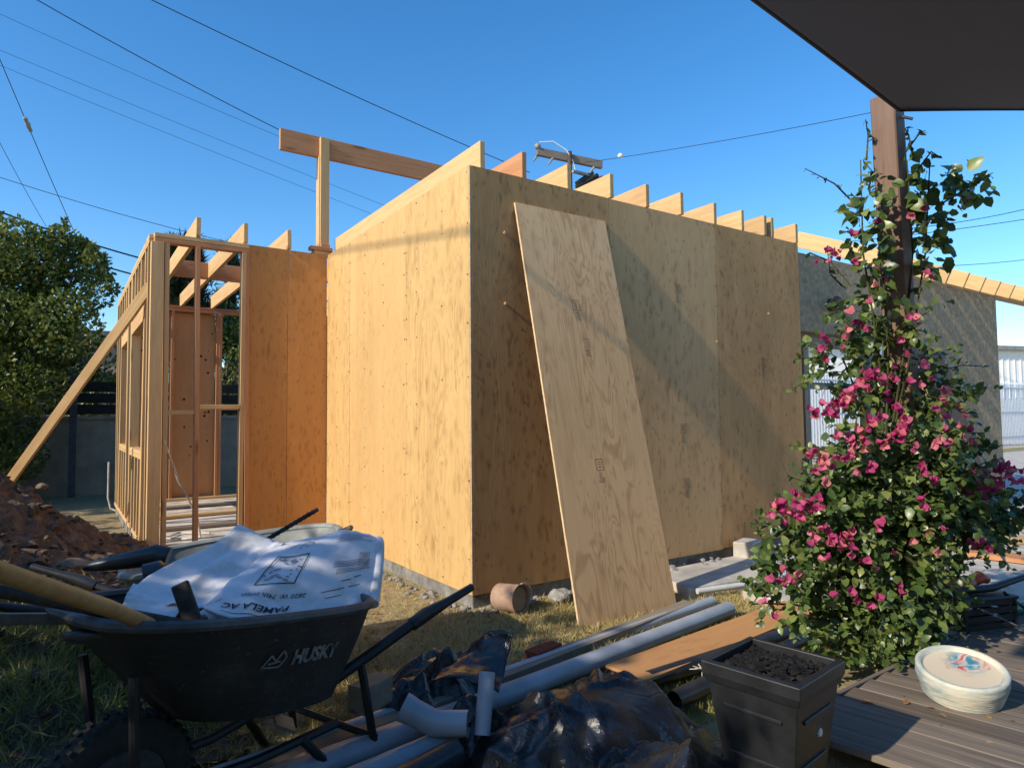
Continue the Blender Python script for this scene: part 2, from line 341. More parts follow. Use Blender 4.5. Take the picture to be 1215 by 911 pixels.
M['bucket'] = mat_simple('bucket', (.40, .27, .19), .7, .3, .3, 14, .3, col2=(.26, .16, .11))
M['bucket_lid'] = mat_simple('bucket_lid', (.40, .30, .19), .75, .3, .3, 10, .3, col2=(.27, .19, .11))
M['orange'] = mat_simple('orange', (.80, .11, .03), .45, .5, .2, 10, 0)
M['brick'] = mat_simple('brick', (.24, .06, .035), .85, .2, .3, 25, .5)
M['shade'] = None
q = NT('sail_cloth'); c = q.co((1, 1, 1), False); wv = q.noise(q.co((220, 30, 30), False), 1, 2, .5); wv2 = q.noise(q.co((3, 9, 3), False), 1.5, 8, .75, .3)
q.bump(wv, .3, .002); q.fin(q.ramp(wv2, [(.3, (.05, .046, .046)), (.7, (.085, .077, .074))]), .85, .2)
tr = q.n('ShaderNodeBsdfTranslucent'); tr.inputs[0].default_value = (.30, .27, .255, 1); mx = q.n('ShaderNodeMixShader'); mx.inputs[0].default_value = .5
q.l(q.b.outputs[0], mx.inputs[1]); q.l(tr.outputs[0], mx.inputs[2]); q.l(mx.outputs[0], q.out.inputs[0]); M['sail'] = q.m
def facets(q, scale):
    v = q.co((scale, scale, scale)); vo = q.n('ShaderNodeTexVoronoi'); vo.inputs['Scale'].default_value = 1; q.l(v, vo.inputs['Vector'])
    a = q.n('ShaderNodeVectorMath', operation='SUBTRACT'); q.l(vo.outputs['Color'], a.inputs[0]); a.inputs[1].default_value = (.5, .5, .5)
    b = q.n('ShaderNodeVectorMath', operation='SUBTRACT'); q.l(v, b.inputs[0]); q.l(vo.outputs['Position'], b.inputs[1])
    d = q.n('ShaderNodeVectorMath', operation='DOT_PRODUCT'); q.l(a.outputs[0], d.inputs[0]); q.l(b.outputs[0], d.inputs[1]); return d.outputs['Value']
q = NT('bag_plastic'); n1 = q.noise(q.co((1, 1, 1)), 9, 6, .65, .6); n2 = q.noise(q.co((1, 1, 1)), 40, 4, .6, .4)
q.bump(q.math('ADD', q.math('MULTIPLY', n1, .25), q.math('ADD', q.math('MULTIPLY', facets(q, 6.5), .7), q.math('MULTIPLY', facets(q, 17), .25))), .8, .05); q.fin((.017, .017, .018), q.ramp(n1, [(.3, .16), (.8, .32)]), .6); M['bag'] = q.m
q = NT('paper'); n1 = q.noise(q.co((1, 1, 1)), 5, 5, .6); q.bump(q.math('ADD', n1, q.math('MULTIPLY', facets(q, 9), 1.0)), .5, .012)
dn = q.noise(q.co((1, 1, 1)), 7, 5, .6, .3); q.fin(q.ramp(dn, [(.50, (.66, .66, .68)), (.8, (.42, .37, .30))]), .8, .15); M['paper'] = q.m
M['ink'] = mat_simple('ink', (.035, .035, .045), .8, .1, .1, 20, 0); M['ink_grey'] = mat_simple('ink_grey', (.23, .24, .29), .8, .1, .1, 20, 0)
M['logo'] = mat_simple('logo', (.26, .26, .255), .7, .3, .5, 32, 0, col2=(.03, .03, .03), det=8)
q = NT('deck_wood'); g = q.noise(q.co((30, 1.0, 30)), 1.2, 6, .6, .4); f = q.noise(q.co((160, 3, 160)), 1, 3, .6)
col = q.ramp(g, [(.3, (.10, .077, .06)), (.7, (.24, .195, .155))]); oi = q.n('ShaderNodeObjectInfo'); hs = q.n('ShaderNodeHueSaturation'); q.l(q.math('MULTIPLY_ADD', oi.outputs['Random'], .3), hs.inputs['Value']); q.t.nodes[-1].inputs[2].default_value = .85
q.l(col, hs.inputs['Color']); q.bump(q.math('ADD', g, f), .4, .003); q.fin(hs.outputs[0], .75, .25); M['deck'] = q.m
q = NT('pot_glaze'); n1 = q.noise(q.co((1, 1, 7)), 5, 6, .65, .5); n2 = q.noise(q.co((1, 1, 2)), 6, 5, .6)
col = q.ramp(n2, [(.36, (.64, .59, .46)), (.52, (.48, .50, .44)), (.66, (.25, .33, .34)), (.8, (.46, .40, .28))]); q.bump(n1, .6, .012); q.fin(col, .55, .4); M['pot'] = q.m
q = NT('pot_inside'); vd = q.n('ShaderNodeTexCoord'); n1 = q.noise(q.co((1, 1, 1), False), 14, 5, .6, .8)
ln = q.n('ShaderNodeVectorMath', operation='LENGTH'); mp = q.n('ShaderNodeMapping'); mp.inputs['Location'].default_value = (-.045, .0, 0); mp.inputs['Scale'].default_value = (1, 1, 0)
q.l(vd.outputs['Object'], mp.inputs[0]); q.l(mp.outputs[0], ln.inputs[0]); mk = q.ramp(q.math('ADD', ln.outputs['Value'], q.math('MULTIPLY', n1, .12)), [(.10, 1.), (.15, 0.)])
q.fin(q.mix(mk, (.58, .50, .38), q.ramp(n1, [(.38, (.50, .08, .07)), (.45, (.55, .5, .45)), (.5, (.05, .25, .34)), (.62, (.04, .10, .16)), (.7, (.5, .5, .48))])), .5, .4); M['pot_in'] = q.m
q = NT('ground_soil'); c = q.co((1, 1, 1), False); n1 = q.noise(c, .7, 6, .6); n2 = q.noise(c, 14, 8, .65); n3 = q.noise(c, 60, 4, .6)
col = q.ramp(n2, [(.3, (.24, .175, .095)), (.55, (.38, .30, .17)), (.75, (.46, .38, .23))]); col = q.mix(q.ramp(n1, [(.45, 0.), (.65, .5)]), col, (.16, .16, .06))
q.bump(q.math('ADD', n2, q.math('MULTIPLY', n3, .5)), .8, .03); q.fin(col, .95, .1); M['ground'] = q.m
M['grass_dry'] = mat_leaf('grass_dry', (.40, .31, .13), (.54, .44, .21), (.26, .25, .09), .2, .7, .2)
M['grass_green'] = mat_leaf('grass_green', (.17, .20, .05), (.27, .26, .085), (.40, .34, .15), .2, .7, .2)
M['bougain'] = mat_leaf('bougainvillea_leaf', (.040, .075, .018), (.095, .15, .038), (.23, .27, .075), .25, .36, .5)
M['hedge'] = mat_leaf('hedge_leaf', (.050, .082, .015), (.09, .125, .024), (.24, .24, .05), .3, .45, .4)
M['pine'] = mat_leaf('pine_needle', (.022, .04, .018), (.035, .055, .022), (.055, .07, .03), .1, .6, .3)
M['bract'] = mat_leaf('bract', (.36, .03, .13), (.48, .07, .20), (.58, .15, .26), .3, .6, .2)
M['bract_pink'] = mat_leaf('bract_pink', (.62, .20, .21), (.56, .13, .20), (.72, .36, .30), .3, .55, .3)
M['dead_leaf'] = mat_leaf('dead_leaf', (.20, .09, .035), (.30, .15, .06), (.36, .24, .11), .2, .7, .2)
M['bark'] = mat_simple('bark', (.11, .085, .06), .9, .2, .4, 20, .8)
M['stem'] = mat_simple('stem', (.075, .075, .03), .8, .2, .3, 20, .3)
# ------------------------------------------------------------------ ground
def gz(x, y):
    z = -.092-.07*min(1, max(0, -y/1.6)); z += .018*noise.noise((x*1.7, y*1.7, 3)); return z
xs = sorted(set([-120, -60, -30, -16, -9, -6]+[round(-4.5+.12*i, 3) for i in range(85)]+[7, 9, 12, 18, 30, 60, 140]))
ys = sorted(set([-60, -30, -14, -8, -5.5]+[round(-4.6+.12*i, 3) for i in range(80)]+[6, 9, 12, 18, 30, 60, 160]))
g = MB(); nx, ny = len(xs), len(ys)
g.add([(x, y, gz(x, y)) for x in xs for y in ys], [(i*ny+j, (i+1)*ny+j, (i+1)*ny+j+1, i*ny+j+1) for i in range(nx-1) for j in range(ny-1)])
tag(g.build('ground', M['ground'], smooth=80), kind='structure')
# concrete path along the wall and the patio beyond the bush
MB().prism([(1.52, -.06), (1.36, -.56), (2.3, -.66), (3.6, -.72), (3.6, -.06)], -.2, -.045).build('path', M['concrete'], bevel=.012)['kind'] = 'structure'
MB().prism([(1.66, -.76), (1.62, -1.88), (2.25, -2.22), (3.2, -2.7), (30, -6), (30, .1), (3.64, .1), (3.64, -.74)], -.22, -.056).build('patio', M['concrete'], bevel=.012)['kind'] = 'structure'
MB().prism([(9.2, .15), (60, .15), (60, 6), (9.2, 6)], -.2, -.075).build('yard_pavement', M['concrete'])['kind'] = 'structure'
# deck of separate boards
dk = bpy.data.objects.new('deck', None); COL.objects.link(dk); dk.location = (1.5, -2.1, -.06); dk['kind'] = 'structure'
ddir = V(.17, -.985, 0).normalized(); dside = V(.985, .17, 0)
for i in range(30):
    a = V(.16, -2.10, -.052)+dside*(i*.143)
    if a.x > 4.4: break
    a.y = -2.10+(i*.143)*.03
    a.z += random.uniform(-.0015, .0015)
    o = board('deck_board', a, a+ddir*3.2, .137, .026, M['deck'], dk, dside)
    # grain of the deck material runs along Y of the board's own frame: turn the mesh instead of the texture
    if not o.data.get('t'):
        o.data['t'] = 1
        o.data.transform(Matrix.Rotation(math.pi/2, 4, 'Z'))
    o.rotation_euler = (o.rotation_euler.to_matrix() @ Matrix.Rotation(-math.pi/2, 3, 'Z')).to_euler()
board('deck_fascia', V(.2, -2.085, -.075), V(4.3, -1.96, -.075), .08, .02, M['grey_wood'], dk)
# ------------------------------------------------------------------ plywood building
F4 = 1.2192; H = 2.765; YI = 2.807
bld = thing('unfinished_building', 'unfinished plywood clad timber building with open stud wing and bare rafters', 'building', (0, 0, -.1))
def sheet(name, x0, x1, z0, z1, y, mat, axis='x', t=.015, label=None):
    """a plywood sheet, grain vertical. axis x: lies in the plane y; axis y: lies in the plane x=y and spans x0..x1 in Y"""
    c = (x0+x1)/2
    p = V(c, y, 0) if axis == 'x' else V(y, c, 0)
    o = board(name, V(p.x, p.y, z0), V(p.x, p.y, z1), abs(x1-x0)-.003, t, mat, bld, (1, 0, 0) if axis == 'x' else (0, 1, 0), bev=.001)
    if label: o['label'] = label
    return o
# long right wall, three sheets; left wall, three sheets; return wall, two sheets
for i, mt in enumerate((M['ply_grey'], M['ply_buff'], M['ply_grey'])):
    sheet('wall_sheet', i*F4+(.012 if i == 0 else 0), (i+1)*F4, .0+(0, .004, .012)[i], H-(0, .003, .002)[i], .0075, mt)
sheet('wall_sheet', 0.012, .974, 0, H, .0075, M['ply_pale'], 'y', label='pale strongly figured plywood sheet at the corner')
sheet('wall_sheet', .974, 2.171, .003, H-.002, .0085, M['ply_gold'], 'y')
sheet('wall_sheet', 2.171, YI-.016, 0, H-.004, .0075, M['ply_pale'], 'y')
board('corner_edge', V(.004, .004, 0), V(.004, .004, H), .010, .008, M['ply_edge'], bld, (1, 0, 0), bev=.001)
sheet('wall_sheet', -.385, -.002, .0, H-.002, YI, M['ply_orange']); sheet('wall_sheet', -.775, -.386, .0, H, YI, M['ply_orange'])
board('corner_edge', V(-.781, YI-.002, 0), V(-.781, YI-.002, H), .010, .012, M['ply_edge'], bld, (1, 0, 0), bev=.001)
# far walls of the main block so that the roof closes on something
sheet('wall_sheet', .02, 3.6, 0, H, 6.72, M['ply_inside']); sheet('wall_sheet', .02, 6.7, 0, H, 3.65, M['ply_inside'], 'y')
# footing
ft = MB(); ft.box((1.83, 1.42, -.11), (3.62, 2.78, .22)); ft.box((1.0, 4.75, -.12), (5.1, 3.9, .21))
ft.build('footing', M['footing'], bld, bevel=.008)
MB().box((-.65, 4.78, .004), (1.72, 3.92, .012)).build('floor_slab', M['slab'], bld)
# rafters of the main block, tails level with the long wall
RX = [.106, .435, .848, 1.262, 1.650, 2.054, 2.460, 2.841, 3.149, 3.265, 3.654]
for i, x in enumerate(RX):
    short = i == 9
    board('rafter', V(x, .002+(0 if not short else .0), H+.093), V(x, 2.845 if i == 0 else 6.7, H+.093), .184, .038, M['fir_pale'] if i % 3 == 0 else M['fir'] if i != 1 and i != 9 else M['fir_red'], bld)
board('top_plate', V(.05, .06, H-.06), V(3.62, .06, H-.06), .089, .038, M['fir'], bld, (0, 1, 0))
# raised ridge beam on its post at the inner corner
board('ridge_beam', V(-.45, 2.893, 3.88), V(3.2, 2.893, 3.88), .212, .045, M['fir_red'], bld)
board('beam_post', V(-.02, 2.845, H+.04), V(-.02, 2.845, 3.97), .089, .05, M['fir_pale'], bld, (1, 0, 0))
board('beam_post', V(-.056, 2.885, H+.04), V(-.056, 2.885, 3.775), .089, .038, M['fir_pale'], bld, (0, 1, 0))
board('post_block', V(-.17, 2.83, H+.055), V(.05, 2.83, H+.055), .089, .038, M['fir_red'], bld, (0, 1, 0))
board('post_block', V(-.13, 2.86, H+.018), V(.05, 2.86, H+.018), .12, .036, M['fir'], bld, (0, 1, 0))
board('post_block', V(-.02, 2.79, H+.075), V(-.02, 2.95, H+.075), .06, .09, M['fir_red'], bld, (0, 0, 1))
# ---- stud framed wing
T, D2 = .038, .089
XW, YB = -1.50, 6.75
def stud(x, y, z0=.05, z1=H-.08, along='x', mat='fir', w_=D2):
    return board('stud', V(x, y, z0), V(x, y, z1), w_, T, M[mat], bld, (0, 1, 0) if along == 'x' else (1, 0, 0))
YF = YI+.02
for dz in (0, 1): board('top_plate', V(XW-.03, YF, H-.021-dz*.041), V(-.745, YF, H-.021-dz*.041), D2, T, M['fir_red' if dz else 'fir'], bld, (0, 1, 0))
board('bottom_plate', V(XW, YF, .03), V(-.75, YF, .03), D2, T, M['fir'], bld, (0, 1, 0))
for dz in (0, 1): board('top_plate', V(XW-.02, YI+.07, H-.021-dz*.041), V(XW-.02, YB+.06, H-.021-dz*.041), D2, T, M['fir_pale'], bld, (1, 0, 0))
board('bottom_plate', V(XW-.02, YI+.07, .03), V(XW-.02, YB+.04, .03), D2, T, M['fir'], bld, (1, 0, 0))
board('corner_post', V(XW-.005, YI-.0, .0), V(XW-.005, YI-.0, H-.085), .10, .075, M['fir'], bld, (1, 0, 0))
stud(XW+.075, YF, along='x'); stud(-1.175, YF, mat='fir_red'); stud(-.795, YF, mat='fir'); stud(-.757, YF, mat='fir_red')
board('blocking', V(XW+.095, YF, 1.195), V(-1.196, YF, 1.195), T, D2, M['fir'], bld); board('blocking', V(-1.155, YF, 1.245), V(-.816, YF, 1.245), T, D2, M['fir'], bld)
# side wall with two window openings
for y in (2.93, 3.22, 3.26, 4.55, 4.60, 4.98, 5.03, 6.02, 6.07, 6.42, YB): stud(XW-.02, y, along='y', mat=random.choice(['fir', 'fir_pale', 'fir_pale']))
for a, b in ((3.28, 4.53), (5.05, 6.0)):
    board('window_sill_plate', V(XW-.02, a, .83), V(XW-.02, b, .83), D2, T, M['fir_pale'], bld, (1, 0, 0)); board('window_sill_plate', V(XW-.02, a, .79), V(XW-.02, b, .79), D2, T, M['fir_pale'], bld, (1, 0, 0))
    board('window_header', V(XW-.02, a, 2.12), V(XW-.02, b, 2.12), .14, D2, M['fir'], bld)
    y = a+.3
    while y < b-.05:
        stud(XW-.02, y, .05, .77, 'y', 'fir_pale'); stud(XW-.02, y, 2.19, H-.085, 'y', 'fir_pale'); y += .31
# back wall: inside face of the sheathing, studs, an opening
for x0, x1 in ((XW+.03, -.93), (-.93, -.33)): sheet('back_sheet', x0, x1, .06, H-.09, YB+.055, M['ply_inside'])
for x in (XW+.06, -.90, -.31, -.27): stud(x, YB, mat='fir_red')
for dz in (0, 1): board('top_plate', V(XW, YB, H-.021-dz*.041), V(.0, YB, H-.021-dz*.041), D2, T, M['fir_red'], bld, (0, 1, 0))
board('bottom_plate', V(XW, YB-.05, .03), V(.0, YB-.05, .03), .12, T, M['fir_pale'], bld, (0, 1, 0))
board('blocking', V(-.25, YB, 1.30), V(.05, YB, 1.30), T, D2, M['fir_red'], bld)
kn = MB()
for k in range(46):
    x = random.uniform(XW+.08, -.36); z = random.uniform(.25, 2.5); r = random.uniform(.008, .02)
    kn.lathe((x, YB+.0465, z), [(.0001, 0), (r, 0)], 7, Matrix.Rotation(math.pi/2, 3, 'X'))
kn.build('knot', M['knot'], bld)['kind'] = 'stuff'
# wing rafters and blocking
for x in (-1.176, -.784, -.379): board('rafter', V(x, YI-.035, H+.093), V(x, YB+.05, H+.093), .184, .038, M['fir_pale' if x > -1 else 'fir'], bld)
for x0, x1 in ((-1.155, -.805), (-.763, -.40), (-.36, .08)): board('rafter_block', V(x0, 4.6, H+.085), V(x1, 4.6, H+.085), .19, .038, M['fir_red'], bld)
# diagonal brace nailed to the side wall
b0 = V(-2.47, 4.05, .60); b1 = V(-1.575, 3.12, 2.26)
bb = dep(22, 556, 6.55); board('brace', bb+(bb-b1)*.22, b1+(b1-bb)*.05, .088, .038, M['fir'], bld, tuple((b1-bb).cross(FW)))
# nail clips sticking out of the long wall
for (px, py) in ((598, 276), (599, 360), (749, 299), (850, 405), (911, 372)):
    p = pl(px, py, 1, 0); b = MB(); s_ = .013 if px < 700 else .007
    b.box(p+V(0, -.004, 0), (s_*.4, .012, s_*1.6), Matrix.Rotation(.5, 3, 'Y')); b.box(p+V(.005, -.010, -.006), (s_*1.5, .004, s_*.6), Matrix.Rotation(-.6, 3, 'Y'))
    b.build('nail_clip', M['fir_pale'], bld)
nh_ = MB()
def nails(fn, n_, m_):
    for k in range(n_*m_): 
        p, ax_ = fn((k % m_)/(m_-1), k//m_); p = p+V(random.gauss(0, .004), random.gauss(0, .004), random.gauss(0, .008)); r = .0045
        nh_.box(p, (.002, 2*r, 2*r) if ax_ == 'y' else (2*r, .002, 2*r))
for x in (.03, .41, .81, 1.20, 1.24, 1.63, 2.03, 2.42, 2.455, 2.85, 3.25, 3.63): nails(lambda t, i, x=x: (V(x, -.0004, .04+t*(H-.08)), 'x'), 1, 17)
for y in (.03, .38, .78, .955, .995, 1.4, 1.8, 2.15, 2.19, 2.5, 2.77): nails(lambda t, i, y=y: (V(-.0004, y, .04+t*(H-.08)), 'y'), 1, 17)
for x in (-.75, -.41, -.36, -.03): nails(lambda t, i, x=x: (V(x, YI-.0084, .04+t*(H-.08)), 'x'), 1, 17)
nh_.build('nail_heads', M['steel'], bld, fix=False)['kind'] = 'stuff'
# faint grade stamps on the long wall
def stamp(o, cx, cz, s, y, seed, R=None):
    rn = random.Random(seed); b = MB()
    def bar(x, z, w_, h): b.box(o+(R @ V(cx+x, y, cz+z) if R else V(cx+x, y, cz+z)), (w_, .0012, h), R)
    for x in (-s*.5, s*.5): bar(x, 0, s*.06, s*1.2)
    for z in (-s*.6, s*.6): bar(0, z, s, s*.06)
    for z in (-.25, .05, .3): bar(rn.uniform(-.05, .05)*s, z*s, s*rn.uniform(.3, .6), s*.08)
    for k in range(5): bar(rn.uniform(-.1, .1)*s, -s*(.95+k*.22), s*rn.uniform(.4, .9), s*.07)
    return b
for x, z in ((1.95, 2.15), (1.98, 1.02), (3.05, 1.6), (2.0, .58)):
    stamp(V(0, 0, 0), x, z, .06, -.0012, int(x*10)).build('grade_stamp', M['stamp'], bld)
# ------------------------------------------------------------------ leaning sheet
la = thing('plywood_sheet', 'tall loose plywood sheet leaning against the long plywood wall', 'plywood sheet', (.75, -.62, -.12))
t0, t1 = V(.752, -.635, -.115), V(.757, -.012, 2.575)
pp = (t1-t0).normalized(); nn = V(1, 0, 0).cross(pp).normalized()
board('face_veneer', t0-nn*-.0, t1, .815, .004, M['ply_lean'], la, (1, 0, 0), bev=0)
bk = nn if nn.y > 0 else -nn
o = board('ply_core', t0+bk*.0075, t1+bk*.0075, .817, .011, M['ply_edge'], la, (1, 0, 0), bev=.0008)
Rm = Matrix((V(1, 0, 0), bk, pp)).transposed()
for cx, cz, s in ((-.02, 2.05, .06), (.02, 1.78, .05), (-.05, .95, .06)):
    stamp(t0-bk*.0022, cx, cz, s, 0, int(cz*100), Rm).build('grade_stamp', M['stamp'], la)
# ------------------------------------------------------------------ stucco garage to the right
gar = thing('stucco_garage', 'grey stucco garage with stripped doorway and new pale rafter tails', 'building', (6, .2, -.1))
gw = MB(); y0, y1 = .06, .24
xo0, xo1, zo = 3.68, 5.10, pl(960, 395, 1, .13).z
gw.box(((xo0+xo1)/2, (y0+y1)/2, (zo+H-.06)/2), (xo1-xo0, y1-y0, H-.06-zo))
gw.box(((xo1+8.38)/2, (y0+y1)/2, (H-.06-.1)/2), (8.38-xo1, y1-y0-.004, H-.06+.1))
gw.box((8.30, .75, 1.3), (.16, 1.0, 2.75)); gw.build('wall', M['stucco'], gar)
ex = MB()                                                    # ragged broken stucco edge
for k in range(26): ex.box((8.385+random.uniform(-.02, .02), .2, -.05+k*.105), (random.uniform(.03, .09), .16, .1))
ex.build('broken_edge', M['stucco'], gar)
board('lintel', V(xo0, .20, zo-.06), V(xo1, .20, zo-.06), .12, .10, M['old_wood'], gar)
RP = math.atan(.455); rdv = V(0, math.cos(RP), math.sin(RP)); rsd = V(0, -math.sin(RP), math.cos(RP))
for k, x in enumerate((5.38, 5.92, 6.46, 6.94, 7.41, 7.87, 8.33, 8.79, 9.25, 9.7)):   # pitched rafters with square cut tails
    p = V(x, -.19, 2.835-(0 if k == 0 else .012))-rsd*.092
    board('rafter', p, p+rdv*(1.36 if k == 0 else 2.0), .184, .038, M['fir_pale'], gar, rsd)
board('top_plate', V(5.4, .118, H-.035), V(9.95, .118, H-.035), .045, .116, M['fir_pale'], gar)
fo = MB(); fp = [V(3.675, .10, H-.03)]
for k in range(14): fp.append(V(3.69+.012*math.sin(k*2.1), .10-.01*math.cos(k*1.7), H-.05-k*.068))
fo.tube(fp, [.012+.006*math.sin(k*1.9) for k in range(len(fp))], 7); fo.build('foam_bead', M['foam'], gar, True)
board('door_frame', V(5.10, .09, -.06), V(5.10, .09, zo), .10, .05, M['galv'], gar, (1, 0, 0)); board('door_frame', V(5.19, .045, -.06), V(5.19, .045, zo-.02), .05, .04, M['white_paint'], gar, (1, 0, 0))
o = board('framing_post', V(4.02, .22, -.06), V(4.02, .22, zo-.12), .09, .09, M['old_wood'], gar, (1, 0, 0)); board('framing_rail', V(3.70, .26, 1.42), V(5.07, .26, 1.42), .07, .05, M['old_wood'], gar)
board('framing_post', V(3.73, .20, -.06), V(3.73, .20, zo-.12), .08, .09, M['grey_wood'], gar, (1, 0, 0))
lp = pl(985, 362, 1, .06); wl = thing('wall_lamp', 'small dark twin spot lamp on the stucco wall beside the plywood', 'lamp', lp)
MB().lathe(lp+V(0, -.01, 0), [(.0, .02), (.06, .02), (.065, 0), (.065, -.02)], 20, Matrix.Rotation(math.pi/2, 3, 'X')).build('back_plate', M['black_metal'], wl, True)
for dx, aim in ((-.09, -.4), (.08, .5)):
    c = lp+V(dx, -.10, -.01); R = Matrix.Rotation(aim, 3, 'Z') @ Matrix.Rotation(rad(65), 3, 'X')
    MB().lathe(c, [(.0, -.07), (.03, -.06), (.05, .02), (.055, .06), (.045, .055), (.0, .03)], 18, R).build('lamp_head', M['black_metal' if dx < 0 else 'steel'], wl, True)
    MB().tube([lp+V(0, -.02, 0), c], .012, 8).build('arm', M['black_metal'], wl, True)
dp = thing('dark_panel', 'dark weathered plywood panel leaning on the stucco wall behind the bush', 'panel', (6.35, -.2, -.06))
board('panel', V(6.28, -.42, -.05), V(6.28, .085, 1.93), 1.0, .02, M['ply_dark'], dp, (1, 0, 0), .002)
pk = board('plank', V(5.62, -.75, -.05), V(5.72, .05, 2.0), .09, .035, M['fir'], None, (1, 0, 0)); tag(pk, 'narrow pale plank leaning on the stucco wall beside the dark panel', 'plank')
st_ = board('timber_stub', V(8.62, .2, -.07), V(8.60, .25, 1.05), .13, .10, M['old_wood'], None, (1, 0, 0)); tag(st_, 'short weathered post standing at the far end of the stucco wall', 'post')
# white building and iron fence beyond
wb = thing('white_building', 'long low white building beyond the pale iron fence', 'building', (30, 8, -.1))
wm = MB(); wm.box((34, 8, 1.75), (52, 4, 3.6)); wm.build('wall', M['white_wall'], wb); MB().box((34, 7.9, 3.62), (52.4, 4.3, .16)).build('parapet', M['galv'], wb)
rb = MB()
for k in range(46, 150): rb.box((9+k*.3, 5.985, 2.5), (.05, .04, 1.6))
rb.build('cladding_rib', M['white_wall'], wb)['kind'] = 'stuff'
for x in (12.4, 22.6, 26.0): MB().box((x, 5.97, 1.35), (1.6, .06, 1.0)).build('window', M['blue_steel'], wb)
wb.rotation_euler.z = rad(-20)
fn = thing('iron_fence', 'pale painted iron picket fence in front of the white building', 'fence', (18, 5.2, -.1))
me = None
for k in range(165):
    x = 9.5+k*.12; o = board('picket', V(x, 5.2, -.05), V(x, 5.2, 2.15), .022, .022, M['pale_iron'], fn, (1, 0, 0))
for z in (.35, 1.15, 1.95): board('rail', V(9.4, 5.2, z), V(29.4, 5.2, z), .05, .03, M['pale_iron'], fn)
kb = MB().box((20, 4.9, -.02), (24, .25, .13)); kb = kb.build('kerb', mat_simple('kerb_yellow', (.62, .50, .26), .8, .2, .15, 6, .2)); kb['kind'] = 'structure'
# ------------------------------------------------------------------ back fence, block wall, neighbour
bw = thing('block_wall', 'low grey rendered block wall behind the stud framed wing', 'wall', (-2, 9.5, -.15))
MB().box((-3, 9.6, .5), (14, .2, 1.36)).build('render_face', M['block'], bw)
MB().box((-3, 9.6, 1.2), (14.1, .26, .05)).build('coping', M['block'], bw)
sf = thing('slat_fence', 'dark horizontal slat fence on top of the grey block wall', 'fence', (-3, 9.6, 1.22))
for k in range(3): board('slat', V(-9, 9.58, 1.34+k*.19), V(4, 9.58, 1.34+k*.19), .165, .03, M['dark_slat'], sf)
for x in (-8, -5.5, -3.4, 1.2, 3.5): board('fence_post', V(x, 9.64, 1.2), V(x, 9.64, 1.85), .07, .07, M['blue_steel'], sf, (1, 0, 0))
pst = board('steel_post', V(-2.02, 9.3, -.15), V(-2.02, 9.3, 1.95), .10, .09, M['blue_steel'], None, (1, 0, 0)); tag(pst, 'dark blue steel post in front of the grey block wall', 'post')
nh = thing('neighbour_house', 'house with weathered shingled gable beyond the dark slat fence', 'house', (-3.5, 15, -.1))
MB().box((-5.5, 16, 1.5), (9, 5, 3.3)).build('wall', M['block'], nh)
rf = nh
for k in range(11): board('shingle_course', V(-10.2, 13.2+k*.2, 3.0+k*.10-.8), V(-1.0, 13.2+k*.2, 3.0+k*.10-.8), .24, .03, M['grey_wood'], nh, (0, .9, .45))
MB().box((-4.6, 13.3, 3.25), (.5, .5, .9)).build('chimney', M['block'], nh)
# ------------------------------------------------------------------ trees
def tree(name, label, cat, trunk, bl, n, size, mat, limbs=8, shape='simple', shell=.6, group=None, up=.3, width=1.0, r0=.09, sprigs=None):
    x, y, z = trunk; t = thing(name, label, cat, trunk, group)
    cs = [Vector(b[0]) for b in bl]; ctr = sum(cs, Vector())/len(cs)
    tb = MB(); tp = V(x, y, z); mid = V((x*2+ctr.x)/3, (y*2+ctr.y)/3, (z+ctr.z)/2); tb.tube([tp, mid, ctr], [r0, r0*.75, r0*.5], 9); tb.build('trunk', M['bark'], t, True)
    lb = MB()
    for c in cs[:limbs*2]:
        lb.tube([mid.lerp(ctr, random.random()), mid.lerp(c, .6)+V(0, 0, .1), c], [r0*.5, r0*.3, r0*.12], 6)
    lb.build('limb', M['bark'], t, True)
    P, d = blobs(n, bl, shell); T = rdir(n, d.mean(0)*0+np.array([0, 0, up]), 1)+d*.6; N = rdir(n, (0, 0, .6))
    if sprigs:
        P = list(P); T = list(T)
        for (c_, h_, w_) in sprigs:
            for k in range(int(130*h_/.4)):
                f = random.random(); P.append(np.array([c_[0]+random.gauss(0, w_*(1.05-f)), c_[1]+random.gauss(0, w_*(1.05-f)), c_[2]+f*h_])); T.append(np.array([random.gauss(0, .7), random.gauss(0, .7), random.gauss(.55, .4)]))
        P = np.array(P); T = np.array(T); n = len(P); N = rdir(n, (0, 0, .6))
    leaf_mesh('crown', P, T, N, size*(.7+.6*RNG.random(n)), M[mat], t, shape, 'stuff', width)
    return t
def rb_(c, spread, n, r0, r1, sq=1.0):
    return [((c[0]+random.uniform(-1, 1)*spread[0], c[1]+random.uniform(-1, 1)*spread[1], c[2]+random.uniform(-1, 1)*spread[2]), (lambda r: (r, r, r*sq))(random.uniform(r0, r1))) for _ in range(n)]
